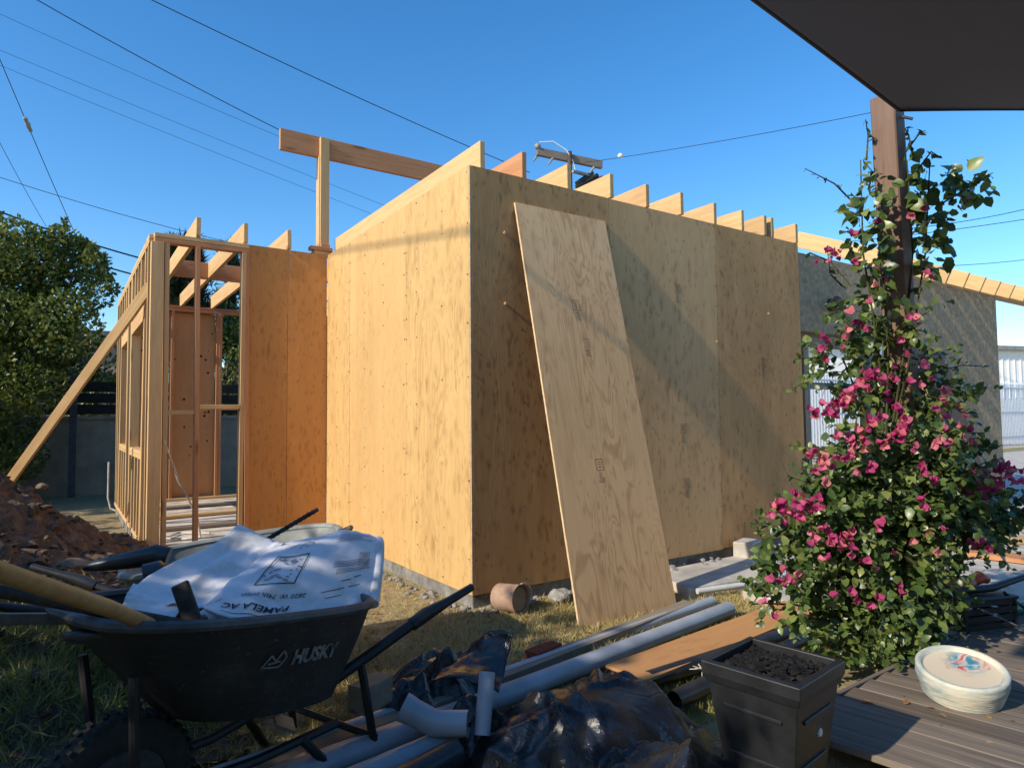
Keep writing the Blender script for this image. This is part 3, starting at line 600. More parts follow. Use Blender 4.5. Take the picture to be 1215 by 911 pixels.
# big hedge tree at the left edge of the view
bl = []
for py in range(305, 580, 38):
    edge = np.interp(py, [275, 300, 340, 400, 450, 500, 560], [70, 95, 118, 112, 80, 35, 5])
    for px in range(-170, 140, 36):
        if px < edge:
            D = 9.4+random.uniform(-.5, .5); bl.append((tuple(dep(px+random.uniform(-8, 8), py+random.uniform(-8, 8), D)), (random.uniform(.36, .50),)*3))
for px, py, r in ((75, 290, .22), (68, 302, .26), (10, 305, .3), (-30, 300, .3), (110, 318, .22), (40, 308, .22), (120, 345, .2)): bl.append((tuple(dep(px, py, 9.4)), (r, r, r*1.15)))
sb_ = [((-7.6+random.uniform(-.6, .6), 7.2+random.random()*3.2, 1.0+random.random()*2.9), (.75, .75, .6)) for _ in range(36)]
tree('added_shade_tree', 'tall broad leafy tree added beyond the left edge to shade the hedge tree', 'tree', (-7.6, 8.6, -.12), sb_, 16000, .16, 'hedge', shell=.5)  # tree added out of view so the hedge tree stays dark below its top
tree('hedge_tree', 'big dense dark leafy hedge tree at the left edge of the yard', 'tree', (-3.2, 8.3, -.12), bl, 62000, .070, 'hedge', shell=.6, sprigs=[(dep(x, y, 9.4+random.uniform(-.3, .3)), h_*1.35, .10) for x, y, h_ in ((75, 300, .36), (62, 300, .28), (88, 310, .26), (40, 302, .22), (20, 300, .2), (4, 296, .25), (-15, 292, .3), (110, 325, .3), (122, 335, .28), (128, 350, .2), (50, 296, .2), (98, 318, .3))])
bl = rb_((-1.9, 11.3, 2.2), (.5, .4, 1.0), 12, .25, .5)
tree('garden_tree', 'loose leafy tree behind the dark slat fence near the brace', 'tree', (-2.0, 11.3, -.12), bl, 2600, .1, 'hedge')
bl = rb_((.55, 11.5, 1.9), (.5, .5, 1.6), 16, .3, .55)
tree('leafy_tree', 'bright green tree seen through the gap of the wing back wall', 'tree', (.5, 11.5, -.12), bl, 4200, .1, 'hedge')
# pines behind the roof
def pine(label, x, y, tops, zmax, w_, n, cr=.3):
    t = thing('pine_tree', label, 'tree', (x, y, -.1), 'pines behind the new roof')
    MB().tube([V(x, y, -.1), V(x+.05, y, zmax*.5), V(x, y, zmax*.96)], [.16, .11, .03], 8).build('trunk', M['bark'], t, True)
    P, T = [], []; lb = MB()
    for k in range(tops):
        z = zmax*(.42+.56*(k/tops)); L = w_*(1.05-.85*(k/tops))*random.uniform(.6, 1.1); a = random.uniform(0, 6.283)
        e = V(x+math.cos(a)*L, y+math.sin(a)*L, z+L*.45); lb.tube([V(x, y, z), V(x+math.cos(a)*L*.6, y+math.sin(a)*L*.6, z+L*.1), e], [.035, .025, .01], 5)
        for j in range(n):
            f = .35+.65*random.random(); P.append(V(x, y, z).lerp(e, f)+V(random.gauss(0, .06), random.gauss(0, .06), random.gauss(0, .06))); T.append((math.cos(a)*.4+random.gauss(0, .5), math.sin(a)*.4+random.gauss(0, .5), .75+random.gauss(0, .4)))
    lb.build('limb', M['bark'], t, True); P = np.array([tuple(p) for p in P]); n_ = len(P)
    leaf_mesh('crown', P, np.array(T), rdir(n_), .19*(.7+.6*RNG.random(n_)), M['pine'], t, 'needle', 'stuff', 1.6)
    return t
pine('tall dark pine with loose needle tufts behind the stud framed wing', -.05, 12.2, 60, 5.15, 1.15, 190)
pine('slim pine top showing beside the ridge post', 1.05, 12.6, 30, 5.25, .6, 170)
pine('small pine standing behind the second wing rafter', .15, 13.5, 30, 5.2, .8, 170)
# tall hedges beyond the left edge: they shade the foreground
def hedge(label, x, ya, yb, h, th, n):
    t = thing('tall_hedge', label, 'hedge', (x, (ya+yb)/2, -.15)); bl = []
    k = int((yb-ya)/.5)
    for i in range(k+1):
        for zz in np.arange(.35, h-.2, .5): bl.append(((x+random.uniform(-.15, .15), ya+(yb-ya)*i/k, zz+random.uniform(-.1, .1)), (th, .45, .45)))
        bl.append(((x+random.uniform(-.2, .2), ya+(yb-ya)*i/k+random.uniform(-.2, .2), h-.25+random.uniform(-.25, .2)), (.3, .3, .35)))
    st = MB()
    for i in range(k+1): st.tube([V(x, ya+(yb-ya)*i/k, -.15), V(x+.05, ya+(yb-ya)*i/k, h*.8)], [.04, .015], 6)
    st.build('stem', M['bark'], t, True)
    P, d = blobs(n, bl, .5); leaf_mesh('foliage', P, rdir(n, (0, 0, .3))+d*.5, rdir(n, (0, 0, .5)), .13*(.7+.6*RNG.random(n)), M['hedge'], t, 'simple', 'stuff', 1.2)
hedge('tall leafy hedge along the left side of the yard beside the barrows', -4.9, -5.2, -.75, 2.8, .5, 8200)
hedge('lower leafy hedge along the left side of the yard beside the dirt pile', -5.0, -.6, 5.6, 1.95, .5, 6500)
# unseen house added behind the camera to cut sky light on the foreground
hs_ = thing('unseen_house', 'beige house with a sliding door, added unseen behind the deck to block sky light', 'house', (-1.5, -11, -.15))
MB().box((-1.5, -11.2, 1.5), (15, 4.4, 3.3)).build('wall', M['block'], hs_)
for sx in (-3.4, -1.6): board('door_leaf', V(sx, -8.97, .0), V(sx, -8.97, 2.1), 1.7, .05, M['blue_steel'], hs_, (1, 0, 0))
MB().box((-1.5, -11.2, 3.25), (16, 5.2, .22)).build('roof', M['grey_wood'], hs_)
# ------------------------------------------------------------------ dirt mound
def mound(x, y):
    s = 3.4 if y < 2.4 else 1.9
    h = .98*math.exp(-((x+3.05)**2/1.15+(y-2.4)**2/s))+.16*math.exp(-((x+2.35)**2/.35+(y+.25)**2/.5))+.20*math.exp(-((x+2.75)**2/.5+(y-.5)**2/.6))
    if h < .015: return None
    p = V(x*1.0, y*1.0, 1.3); t = noise.fractal(p*5.0, .8, 2.1, 6)*.085+abs(noise.noise(p*9))*.05+abs(noise.noise(p*21))*.03
    t += (noise.noise(p*2.2))*.07
    return h+t*min(1, h*6)
def mz(x, y):
    h = mound(x, y); return gz(x, y)+h if h is not None else gz(x, y)-.03
md = MB(); nx, ny = 170, 250; X = np.linspace(-4.9, -1.05, nx); Y = np.linspace(-1.0, 5.2, ny)
md.add([(x, y, mz(x, y)) for x in X for y in Y], [(i*ny+j, (i+1)*ny+j, (i+1)*ny+j+1, i*ny+j+1) for i in range(nx-1) for j in range(ny-1)])
tag(md.build('dirt_mound', M['dirt'], smooth=50, fix=False), 'big heap of dark brown excavated soil at the left', 'dirt heap', kind='stuff')
def lump(b, c, r, seed, sq=.75, sub=2, rough=.3):
    bm_ = bmesh.new(); bmesh.ops.create_icosphere(bm_, subdivisions=sub, radius=1)
    o = Vector((seed*1.7, seed*.9, seed*2.3)); vs = []
    for v in bm_.verts:
        k = 1+rough*noise.noise(v.co*1.4+o)+rough*.5*noise.noise(v.co*3.1+o); vs.append(Vector(c)+Vector((v.co.x*k*r, v.co.y*k*r, v.co.z*k*r*sq)))
    b.add(vs, [tuple(v.index for v in f.verts) for f in bm_.faces]); bm_.free()
cl = MB()
for k in range(1500):
    x = random.gauss(-2.5, .65); y = random.uniform(-.7, 4.2)
    h = mound(x, y)
    if h is None or x < -4.5: continue
    lump(cl, (x, y, mz(x, y)+.005), abs(random.gauss(0, .020))+.006, k, random.uniform(.4, .8), 1, 1.1)
tag(cl.build('dirt_clods', M['dirt'], smooth=60, fix=False), 'loose clods of soil lying on the brown dirt heap', 'soil clods', kind='stuff')
def rock(px, py, D, r, label, mat='brown_rock', name='rock', sq=.7, group=None, seed=1):
    b = MB(); p = dep(px, py, D); lump(b, p, r, seed, sq, 3, .35); return tag(b.build(name, M[mat], smooth=70), label, 'rock', group)
for i, (px, py, lab, r) in enumerate(((85, 672, 'pale brown stone on the dirt heap left of the black barrow grip', .085), (12, 690, 'brown stone low on the dirt heap at the left edge', .07), (50, 577, 'flat pale stone near the top of the dirt heap', .06))):
    d = ray(px, py); tt = 2.4
    while tt < 8 and (CO+d*tt).z > mz((CO+d*tt).x, (CO+d*tt).y): tt += .03
    b = MB(); lump(b, CO+d*(tt-.02), r, 11+i*7, .6, 3, .4); tag(b.build('rock', M['brown_rock'], smooth=70), lab, 'rock')
# tan dry tuft on the heap
# ------------------------------------------------------------------ grass
def scatter(n, fn, size, mat, name, label, cat='grass'):
    P = []
    while len(P) < n:
        q_ = fn()
        if q_ is not None: P.append(q_)
    P = np.array(P); k = len(P)
    return tag(leaf_mesh(name, P, rdir(k, (0, 0, .8)), rdir(k), size*(.5+RNG.random(k)), M[mat], None, 'blade', 'stuff', 1.1), label, cat, kind='stuff')
def f_dry():
    x, y = random.uniform(-1.3, 1.75), random.uniform(-1.15, .0) if random.random() < .8 else random.uniform(0, 2.7)
    if y > -.04 and x > -.03: return None
    if x > 1.33 and y > -.6: return None
    if noise.noise((x*2.3, y*2.3, 8)) < -.35 and random.random() < .7: return None
    return x, y, gz(x, y)-.004
scatter(58000, f_dry, .040, 'grass_dry', 'dry_grass', 'short straw coloured grass in front of the plywood walls')
def f_green():
    if random.random() < .55: x, y = random.uniform(-.4, 1.8), random.uniform(-1.75, -.95)
    else: x, y = random.uniform(-2.6, -1.0), random.uniform(-1.6, .5)
    if noise.noise((x*3, y*3, 5)) < -.2: return None
    z = gz(x, y)
    if x < -1.05 and y > -1.0: z = max(z, mz(x, y))
    return x, y, z-.004
scatter(32000, f_green, .045, 'grass_green', 'green_grass', 'green grass between the pipes and under the wheelbarrow')
def f_sod():
    a = random.random(); cx, cy, r = random.choice(((-2.30, -.55, .28), (-2.05, -.35, .22), (-2.5, -.1, .3), (-1.75, -.55, .25), (-2.1, .3, .22), (-2.25, .1, .2), (-1.85, .15, .25), (-1.6, -.1, .25)))
    x, y = random.gauss(cx, r*.6), random.gauss(cy, r*.6); return x, y, max(gz(x, y), mz(x, y))+.005
scatter(20000, f_sod, .055, 'grass_green', 'sod_grass', 'clumps of lifted turf at the foot of the dirt heap')
n = 420; P = np.array([(x, y, gz(x, y)+.012) for x, y in ((random.uniform(-1.2, .4), random.uniform(-1.2, .3)) for _ in range(n))])
P = P[(P[:, 0] < -.02) | (P[:, 1] < -.05)]; n = len(P)
tag(leaf_mesh('fallen_leaves', P, rdir(n)*np.array([1, 1, .2]), rdir(n, (0, 0, 2)), .035*(.6+.8*RNG.random(n)), M['dead_leaf'], None, 'leaf', 'stuff'), 'dry brown leaves lying on the grass near the plywood corner', 'leaves', kind='stuff')
n = 70; P = np.array([(x, y, -.036) for x, y in ((random.uniform(.5, 2.0), random.uniform(-3.2, -2.15)) for _ in range(n))])
tag(leaf_mesh('fallen_petals', P, rdir(n)*np.array([1, 1, .2]), rdir(n, (0, 0, 2)), .03*(.6+.7*RNG.random(n)), M['dead_leaf'], None, 'leaf', 'stuff'), 'dry leaves and petals fallen on the deck boards', 'leaves', kind='stuff')
rub = MB()
for k in range(130):
    if k < 60: x, y = random.uniform(.02, 1.0), random.uniform(-.12, -.02)
    elif k < 90: x, y = random.uniform(-.16, -.02), random.uniform(0, 1.4)
    else: x, y = random.uniform(1.35, 3.3), random.uniform(-.16, -.02)
    lump(rub, (x, y, gz(x, y)+(.05 if x > 1.5 else .01)), random.uniform(.008, .03), k, .7, 1, .5)
tag(rub.build('rubble', M['rock'], smooth=60), 'pale rubble spilled along the foot of the walls', 'rubble', kind='stuff')
rk = MB(); lump(rk, G(664, 707, -.06), .075, 31, .7, 3, .4); tag(rk.build('rock', M['rock'], smooth=70), 'pale lump of concrete against the wall left of the leaning sheet', 'rock')
rk = MB(); p = pl(887, 656, 1, -.12); rk.box(p+V(0, 0, .03), (.24, .16, .15), Matrix.Rotation(.3, 3, 'Z')); tag(rk.build('concrete_block', M['concrete'], bevel=.012), 'grey concrete block standing on the path against the wall', 'concrete block')
# ------------------------------------------------------------------ bucket
bk_ = thing('bucket', 'small rusty tan bucket lying on its side by the corner', 'bucket', (.21, -.16, -.11))
bc = G(611, 729, -.10)+V(0, .05, .092); ax = V(.30, -.95, .06).normalized(); Rb = ax.to_track_quat('Z', 'Y').to_matrix()
MB().lathe(bc, [(.0, -.10), (.076, -.10), (.082, -.09), (.087, .075), (.092, .08), (.092, .088), (.085, .088), (.080, .078), (.076, .03), (.0, .03)], 36, Rb).build('drum', M['bucket'], bk_, True)
MB().lathe(bc, [(.0, .073), (.073, .073), (.076, .068), (.075, .05)], 36, Rb).build('lid', M['bucket_lid'], bk_, True)
hp = [bc+Rb@V(.095*math.cos(t), .095*math.sin(t), .075+.02*math.sin(t*1.0)) for t in np.linspace(-1.6, 1.6, 18)]
hp = [p+V(.02, 0, 0)*math.sin((i/17)*math.pi) for i, p in enumerate(hp)]; MB().tube(hp, .004, 6).build('handle', M['cord_white'], bk_, True)
# ------------------------------------------------------------------ boards and pipes on the ground
lb_ = board('weathered_board', V(1.17, -.735, -.085), V(-1.75, -1.225, -.11), .085, .055, M['old_wood'], None, (.15, -.95, .0)); tag(lb_, 'long weathered grey board lying beside the grey pipes', 'board')
def pvc(p0, p1, r, label, mat='pvc', group='grey plastic pipes on the grass', name='pipe'):
    return tag(MB().pipe(p0, p1, r, r*.86, 22).build(name, M[mat], smooth=True), label, 'pipe', group)
P1a, P1b = G(865, 722, -.075), G(370, 912, -.085)
pvc(P1a, P1a+(P1b-P1a)*1.15, .045, 'thick pale grey pipe nearest the orange plywood strip')
P2a, P2b = G(845, 713, -.09), G(300, 905, -.10); pvc(P2a, P2a+(P2b-P2a)*1.1, .032, 'thinner grey pipe tight against the weathered board')
pvc(G(500, 858, -.09), G(300, 935, -.09), .042, 'grey pipe end at the bottom edge, second from the weathered board')
pvc(G(560, 866, -.08), G(340, 960, -.08), .045, 'grey pipe at the bottom edge nearest the black bag')
pvc(G(540, 893, -.06), G(420, 960, -.06), .05, 'black plastic pipe at the bottom edge under the bag', 'abs', None)
el = MB(); e0, e1 = dep(478, 838, 2.43), dep(556, 858, 2.40); em = e0.lerp(e1, .5)+V(0, 0, -.03)
el.tube([e0, e0.lerp(em, .35), em, e1], [.052, .047, .046, .046], 20, cap=False); tag(el.build('pipe_bend', M['pvc'], smooth=True), 'short bent grey pipe with flared end by the black sacks', 'pipe')
sb = MB(); sb.pipe(dep(578, 797, 2.5), dep(572, 872, 2.40), .030, .024, 18); tag(sb.build('pipe_stub', M['pvc'], smooth=True), 'upright grey pipe stub poking out of the black plastic', 'pipe')
zs = -.085; s0, s1, s2, s3 = G(727, 790, zs), G(905, 722, zs), G(955, 735, zs), G(803, 805, zs)
ss = board('plywood_strip', (s0+s3)/2+V(-.12, 0, .02), (s1+s2)/2+V(.25, .0, .02), .245, .014, M['ply_strip'], None, (0, 1, 0), .001); tag(ss, 'orange plywood offcut strip lying on the grass beside the planter', 'plywood strip')
for i, (a, b) in enumerate((((770, 806), (960, 744)), ((800, 830), (960, 757)))):
    pvc(G(*a, -.09), G(*b, -.09), .040, ['black pipe lying next to the orange plywood strip', 'black pipe lying behind the planter rim'][i], 'abs', 'black pipes behind the planter')
br = MB().box(G(645, 777, -.10)+V(0, 0, .02), (.20, .09, .05), Matrix.Rotation(.25, 3, 'Z')); tag(br.build('brick', M['brick'], bevel=.005), 'dull red brick in the grass above the weathered board', 'brick')
for i, (a, b, w_) in enumerate((((-60, 915), (100, 862), .13), ((-10, 935), (150, 866), .14))):
    o = board('old_timber', G(*a, -.085), G(*b, -.085), w_, .06, M['old_wood'], None, (1, 0, .0)); tag(o, ['dark weathered timber at the bottom left corner, the farther one', 'dark weathered timber at the bottom left beside the barrow wheel'][i], 'timber', 'weathered timbers at the bottom left')
cp = MB().tube([V(1.40, -.60, -.06), V(1.75, -.715, -.045), V(2.3, -.72, -.04), V(3.2, -.75, -.04)], .02, 10); tag(cp.build('conduit', M['white_pvc'], smooth=True), 'white plastic conduit lying along the edge of the concrete path', 'conduit')
for i, (a, b) in enumerate((((1150, 655), (1260, 668)), ((1160, 640), (1260, 640)), ((1165, 625), (1260, 618)))):
    o = board('lumber', G(*a, -.03), G(*b, -.03), .24, .04, M['fir' if i else 'fir_red'], None, (0, 1, 0)); tag(o, ['nearest wide orange plank lying on the patio at the right', 'middle pale plank lying on the patio at the right', 'farthest pale plank lying on the patio at the right'][i], 'plank', 'planks on the patio')
# ------------------------------------------------------------------ black plastic bags
def crumple(label, c, rx, ry, rz, seed, yaw, npts=420, name='plastic_bag', flap=None):
    rn = random.Random(seed); so = Vector((seed, seed*2.1, 0)); bm_ = bmesh.new(); pts = []
    while len(pts) < npts:
        d = Vector((rn.gauss(0, 1), rn.gauss(0, 1), rn.gauss(0, 1))).normalized()
        if noise.noise(d*2.2+so) > rn.uniform(-.5, .6): continue
        pts.append(bm_.verts.new(d))
    bmesh.ops.convex_hull(bm_, input=pts)
    bmesh.ops.subdivide_edges(bm_, edges=list(bm_.edges), cuts=1, smooth=0)
    R = Matrix.Rotation(yaw, 3, 'Z'); b = MB(); vs = []; bm_.verts.ensure_lookup_table(); bm_.verts.index_update()
    for v in bm_.verts:
        d = v.co.normalized(); r = 1.0+.30*noise.noise(d*1.5+so)+.20*(.35-1.3*abs(noise.noise(d*2.4+so*1.3)))+.06*noise.noise(d*6+so)
        p = Vector((v.co.x*rx, v.co.y*ry, v.co.z*rz))*r
        if flap:
            a = max(0, d.dot(Vector(flap[0]).normalized())-.80)/.2; p += Vector(flap[1])*a**1.2
        q_ = Vector(c)+R@p; q_.z = max(q_.z, gz(q_.x, q_.y)+.004); vs.append(q_)
    b.add(vs, [tuple(v.index for v in f.verts) for f in bm_.faces]); bm_.free()
    return tag(b.build(name, M['bag'], smooth=24, fix=False), label, 'plastic bag')
def drape(label, c, yaw, rx, ry, H, seed, ncr=26, humps=4):
    """thin sheeting thrown over a heap: soft humps, straight sharp creases, a ragged edge lying on the ground"""
    rn = random.Random(seed); ex = V(math.cos(yaw), math.sin(yaw), 0); ey = V(-math.sin(yaw), math.cos(yaw), 0); c = Vector(c)
    hm = [(rn.uniform(-.55, .55)*rx, rn.uniform(-.5, .5)*ry, rn.uniform(.5, 1.0), rn.uniform(.3, .5)*min(rx, ry)*1.5) for _ in range(humps)]
    cr_ = []
    for _ in range(ncr):
        x, y, t = rn.uniform(-.9, .9)*rx, rn.uniform(-.9, .9)*ry, rn.uniform(0, math.pi); cr_.append((x, y, math.cos(t), math.sin(t), rn.uniform(.10, .34), rn.uniform(.02, .055), rn.uniform(-.030, .048)))
    def f(u, v):
        th = 2*math.pi*u; rho = .001+v; Rb_ = 1+.22*noise.noise((math.cos(th)*1.7, math.sin(th)*1.7, seed))+.07*noise.noise((math.cos(th)*6, math.sin(th)*6, seed))
        x, y = rx*rho*Rb_*math.cos(th), ry*rho*Rb_*math.sin(th)
        x += .025*noise.noise((x*7, y*7, seed+3)); y += .025*noise.noise((x*7, y*7, seed+8))
        z = H*max(0, 1-rho**2.2)*.45
        for hx, hy, ha, hr in hm: z += H*.55*ha*math.exp(-((x-hx)**2+(y-hy)**2)/hr**2)*max(0, 1-rho**3)
        z = H*math.tanh(z/H)
        for qx, qy, ca, sa, L_, w_, A_ in cr_:
            dx, dy = x-qx, y-qy; al = dx*ca+dy*sa; ac = abs(-dx*sa+dy*ca)
            z += A_*max(0, 1-ac/w_)*max(0, 1-abs(al)/L_)*min(1, (1.03-rho)*4)
        p = c+ex*x+ey*y; p.z = gz(p.x, p.y)+.012+max(0, z)+.006*noise.noise((x*14, y*14, seed)); return p
    o = MB().grid(f, 150, 60).build('plastic_bag', M['bag'], None, 30, fix=False); md_ = o.modifiers.new('thickness', 'SOLIDIFY'); md_.thickness = .002
    return tag(o, label, 'plastic bag')
ya_ = math.atan2(RR.y, RR.x)
drape('big crumpled black plastic bag in front of the orange strip', G(696, 876, -.1), ya_+.12, .52, .34, .235, 5, 52, 5)
drape('shiny fold of black plastic sheeting wrapped round the pipe stub', G(572, 874, -.1), ya_+.4, .16, .15, .24, 9, 18, 2)
drape('low heap of black plastic sheeting at the bottom edge beside the planter', G(795, 938, -.1), ya_-.1, .36, .25, .19, 12, 36, 3)
drape('black sack with raised flap lying on the grass by the barrow', G(528, 812, -.1), ya_+.25, .31, .21, .15, 21, 34, 4)
drape('open folded black sack next to the bent pipe end', G(486, 838, -.1), ya_+.5, .15, .15, .17, 27, 18, 2)
def flap(u, v):
    p = dep(510, 806, 2.72).lerp(dep(592, 822, 2.58), u).lerp(dep(560, 762, 2.88).lerp(dep(609, 750, 2.80), u), v)
    return p+V(0, 0, .03*math.sin(3.1*u)+.015*noise.noise((u*4, v*5, 2))-.03*math.sin(3.1*v))+FW*(.05*math.sin(3.1*v))
sk_ = [o for o in COL.objects if o.get('label', '').startswith('black sack with raised')][0]
o = MB().grid(flap, 30, 24).build('flap', M['bag'], sk_, 40, fix=False); md_ = o.modifiers.new('thickness', 'SOLIDIFY'); md_.thickness = .002
# cardboard scraps under the barrow
for i, (px, py) in enumerate(((330, 835), (337, 857))):
    b = MB(); p = dep(px, py, 2.5); b.box(p, (.12, .08, .012), Matrix.Rotation(.4+i, 3, 'Z') @ Matrix.Rotation(.5, 3, 'X')); tag(b.build('wood_scrap', M['old_wood']), ['torn pale scrap under the barrow, the upper one', 'torn pale scrap under the barrow, the lower one'][i], 'scrap')
b = MB(); b.box(dep(440, 822, 2.55), (.16, .09, .10), Matrix.Rotation(.5, 3, 'Z')); tag(b.build('wood_block', M['old_wood'], bevel=.004), 'offcut wood block beside the folded black sack', 'wood block')
# ------------------------------------------------------------------ wheelbarrows
def barrow(label, org, ang, zr0, zr1, mats, wheel_r=.20, wa=.0):
    """local a: wheel -> handles, s: right hand side seen from the handles' left; org = wheel contact"""
    tray_m, in_m, rim_m = mats; t = thing('wheelbarrow', label, 'wheelbarrow', org)
    A = V(math.cos(ang), math.sin(ang), 0); S = V(math.sin(ang), -math.cos(ang), 0); O = Vector(org)
    def L(a, s, z): return O+A*a+S*s+V(0, 0, z)
    zr = lambda a: zr0+(zr1-zr0)*(a/.98)
    def outline(k, u):                                       # k 0 rim .. 1 floor; u around, starts at the front
        th = 2*math.pi*u; c_, s_ = math.cos(th), math.sin(th); e = .55+.12*k
        ca = math.copysign(abs(c_)**e, c_); sa = math.copysign(abs(s_)**e, s_)
        a0, a1 = 0+.26*k**.9, .94-.12*k; w_ = .33-.09*k
        am, ah = (a0+a1)/2, (a1-a0)/2; a = am-ah*ca; taper = 1-.20*max(0, ca)**1.5
        depth = .315*k**.85
        return a, w_*sa*taper, zr(a)-depth*(1 if True else 0)
    NU = 72
    def surf(off):
        b = MB(); rows = [0, .03, .15, .35, .6, .85, .97, 1.0]
        vs = []
        for k in rows:
            for i in range(NU):
                a, s, z = outline(k, i/NU); am = .44
                vs.append(L(a-(a-am)*off*1.2, s*(1-off*1.6), z+off*.5*(k > .5)))
        b.add(vs, [(r*NU+i, r*NU+(i+1) % NU, (r+1)*NU+(i+1) % NU, (r+1)*NU+i) for r in range(len(rows)-1) for i in range(NU)]+[tuple((len(rows)-1)*NU+i for i in range(NU))])
        return b
    surf(0).build('tray', M[tray_m], t, 50); surf(.022).build('tray_lining', M[in_m], t, 50)
    rim = MB(); pts = [L(*outline(0, i/NU)) for i in range(NU)]
    rim.tube(pts+[pts[0]], .017, 8, cap=False); rim.build('rim', M[rim_m], t, True)
    wz = wheel_r
    wc = L(wa, 0, wz); Rw = S.to_track_quat('Z', 'Y').to_matrix()
    tp = [(wheel_r*.60, -.042), (wheel_r*.80, -.052), (wheel_r*.95, -.04), (wheel_r, -.018), (wheel_r, .018), (wheel_r*.95, .04), (wheel_r*.80, .052), (wheel_r*.60, .042), (wheel_r*.60, -.042)]
    ty = MB().lathe(wc, tp, 48, Rw)
    for k in range(40):
        th = k*2*math.pi/40
        for sgn in (-1, 1): ty.box(wc+Rw@V(math.cos(th+.03*sgn)*wheel_r*.985, math.sin(th+.03*sgn)*wheel_r*.985, .022*sgn), (.02, .012, .03), Rw@Matrix.Rotation(th, 3, 'Z'))
    wh = MB().lathe(wc, [(.0, -.02), (wheel_r*.35, -.02), (wheel_r*.58, -.045), (wheel_r*.62, -.03), (wheel_r*.62, .03), (wheel_r*.58, .045), (wheel_r*.35, .02), (.0, .02)], 36, Rw).build('wheel', M['steel'], t, True)
    ty.build('tyre', M['tyre'], wh, 40)
    MB().tube([L(wa, -.14, wz), L(wa, .14, wz)], .012, 8).build('axle', M['black_metal'], t, True)
    for s in (-1, 1):
        zh = lambda a: np.interp(a, [0, .72, .95, 1.15, 1.4], [.1, .335, .425, zr1-.09, zr1-.005])
        MB().tube([L(.72, .16*s, .335), L(.95, .22*s, .425), L(1.12, .27*s, zh(1.12))], .021, 8).build('handle', M['black_metal'], t, True)
        MB().tube([L(wa-.02, .10*s, wz), L(.5, .13*s, .185), L(.80, .17*s, .20)], .016, 8).build('undercarriage', M['black_metal'], t, True)
        MB().tube([L(1.09, .262*s, zh(1.10)-.006), L(1.15, .28*s, zh(1.15)), L(1.25, .315*s, zh(1.25)), L(1.36, .35*s, zh(1.36)), L(1.365, .352*s, zh(1.365))], [.026, .028, .018, .016, .010], 10).build('grip', M['abs'], t, True)
        MB().tube([L(.88, .205*s, .395), L(.91, .23*s, .15), L(.94, .24*s, .01), L(.80, .22*s, .005), L(.66, .155*s, .195)], .016, 8).build('leg', M['black_metal'], t, True)
        MB().tube([L(wa, .11*s, wz), L(.10, .15*s, zr0-.16)], .014, 8).build('tray_brace', M['black_metal'], t, True)
    MB().tube([L(.92, -.24, .12), L(.92, .24, .12)], .013, 8).build('leg_crossbar', M['black_metal'], t, True)
    return t, L, outline, zr
orgA = (-2.13, -1.43, -.165); angA = rad(22)
barA, LA, outA, zrA = barrow('black poly wheelbarrow full of paper plans and tools in the foreground', orgA, angA, .745, .60, ('worn_poly', 'tray_dust', 'rim_grey'), wheel_r=.215, wa=.13)
# lettering on the near side of the tray
def on_side(a, h):                                           # a along the barrow, h metres below the rim, near side (s > 0)
    k = (h/.315)**(1/.85); a0, a1 = .26*k**.9, .94-.12*k; w_ = .33-.09*k; am, ah = (a0+a1)/2, (a1-a0)/2; e = .55+.12*k
    ca = max(-1, min(1, (am-a)/ah)); c_ = abs(ca)**(1/e); sn = math.sqrt(max(0, 1-c_*c_)); sx = w_*sn**e*(1-.20*max(0, ca)**1.5)
    return LA(a, sx+.005, zrA(a)-h)
vs, fs = text_geo('HUSKY', .062, .22, .0028); b = MB()
b.add([on_side(.50+v[0]*.92, .15-v[1]) for v in vs], fs); b.build('lettering', M['logo'], barA, fix=False)
lg = MB()
def bar2(p, q_, w_):
    d = Vector((q_[0]-p[0], q_[1]-p[1])); nrm = Vector((-d.y, d.x)).normalized()*w_
    c4 = [(p[0]+nrm.x, p[1]+nrm.y), (p[0]-nrm.x, p[1]-nrm.y), (q_[0]-nrm.x, q_[1]-nrm.y), (q_[0]+nrm.x, q_[1]+nrm.y)]
    lg.add([on_side(.445+x*.8, .148-y*.8) for x, y in c4], [(0, 1, 2, 3)])
for p, q_ in (((-.055, .0), (-.02, .045)), ((-.02, .045), (.0, .02)), ((.0, .02), (.03, .06)), ((.03, .06), (.045, .03)), ((.045, .03), (.015, -.005)), ((.015, -.005), (-.055, .0)), ((-.03, .012), (.02, .018))): bar2(p, q_, .0035)
lg.build('dog_head_emblem', M['logo'], barA, fix=False)
gr = MB(); gr.tube([dep(78, 755, 1.78), dep(95, 755, 1.78), dep(150, 752, 1.82), dep(200, 760, 1.86)], [.012, .02, .02, .018], 10); gr.build('front_guard', M['abs'], barA, True)
gB0, gB1 = dep(395, 640, 3.35), dep(120, 668, 2.95)
dB = (gB1-gB0); angB = math.atan2(dB.y, dB.x); orgB = (gB0.x-.02*math.cos(angB), gB0.y-.05, -.14)
barB, LB, outB, zrB = barrow('empty pale galvanised wheelbarrow standing behind the black one', orgB, angB, .70, .60, ('galv', 'galv', 'galv'), wa=.34)
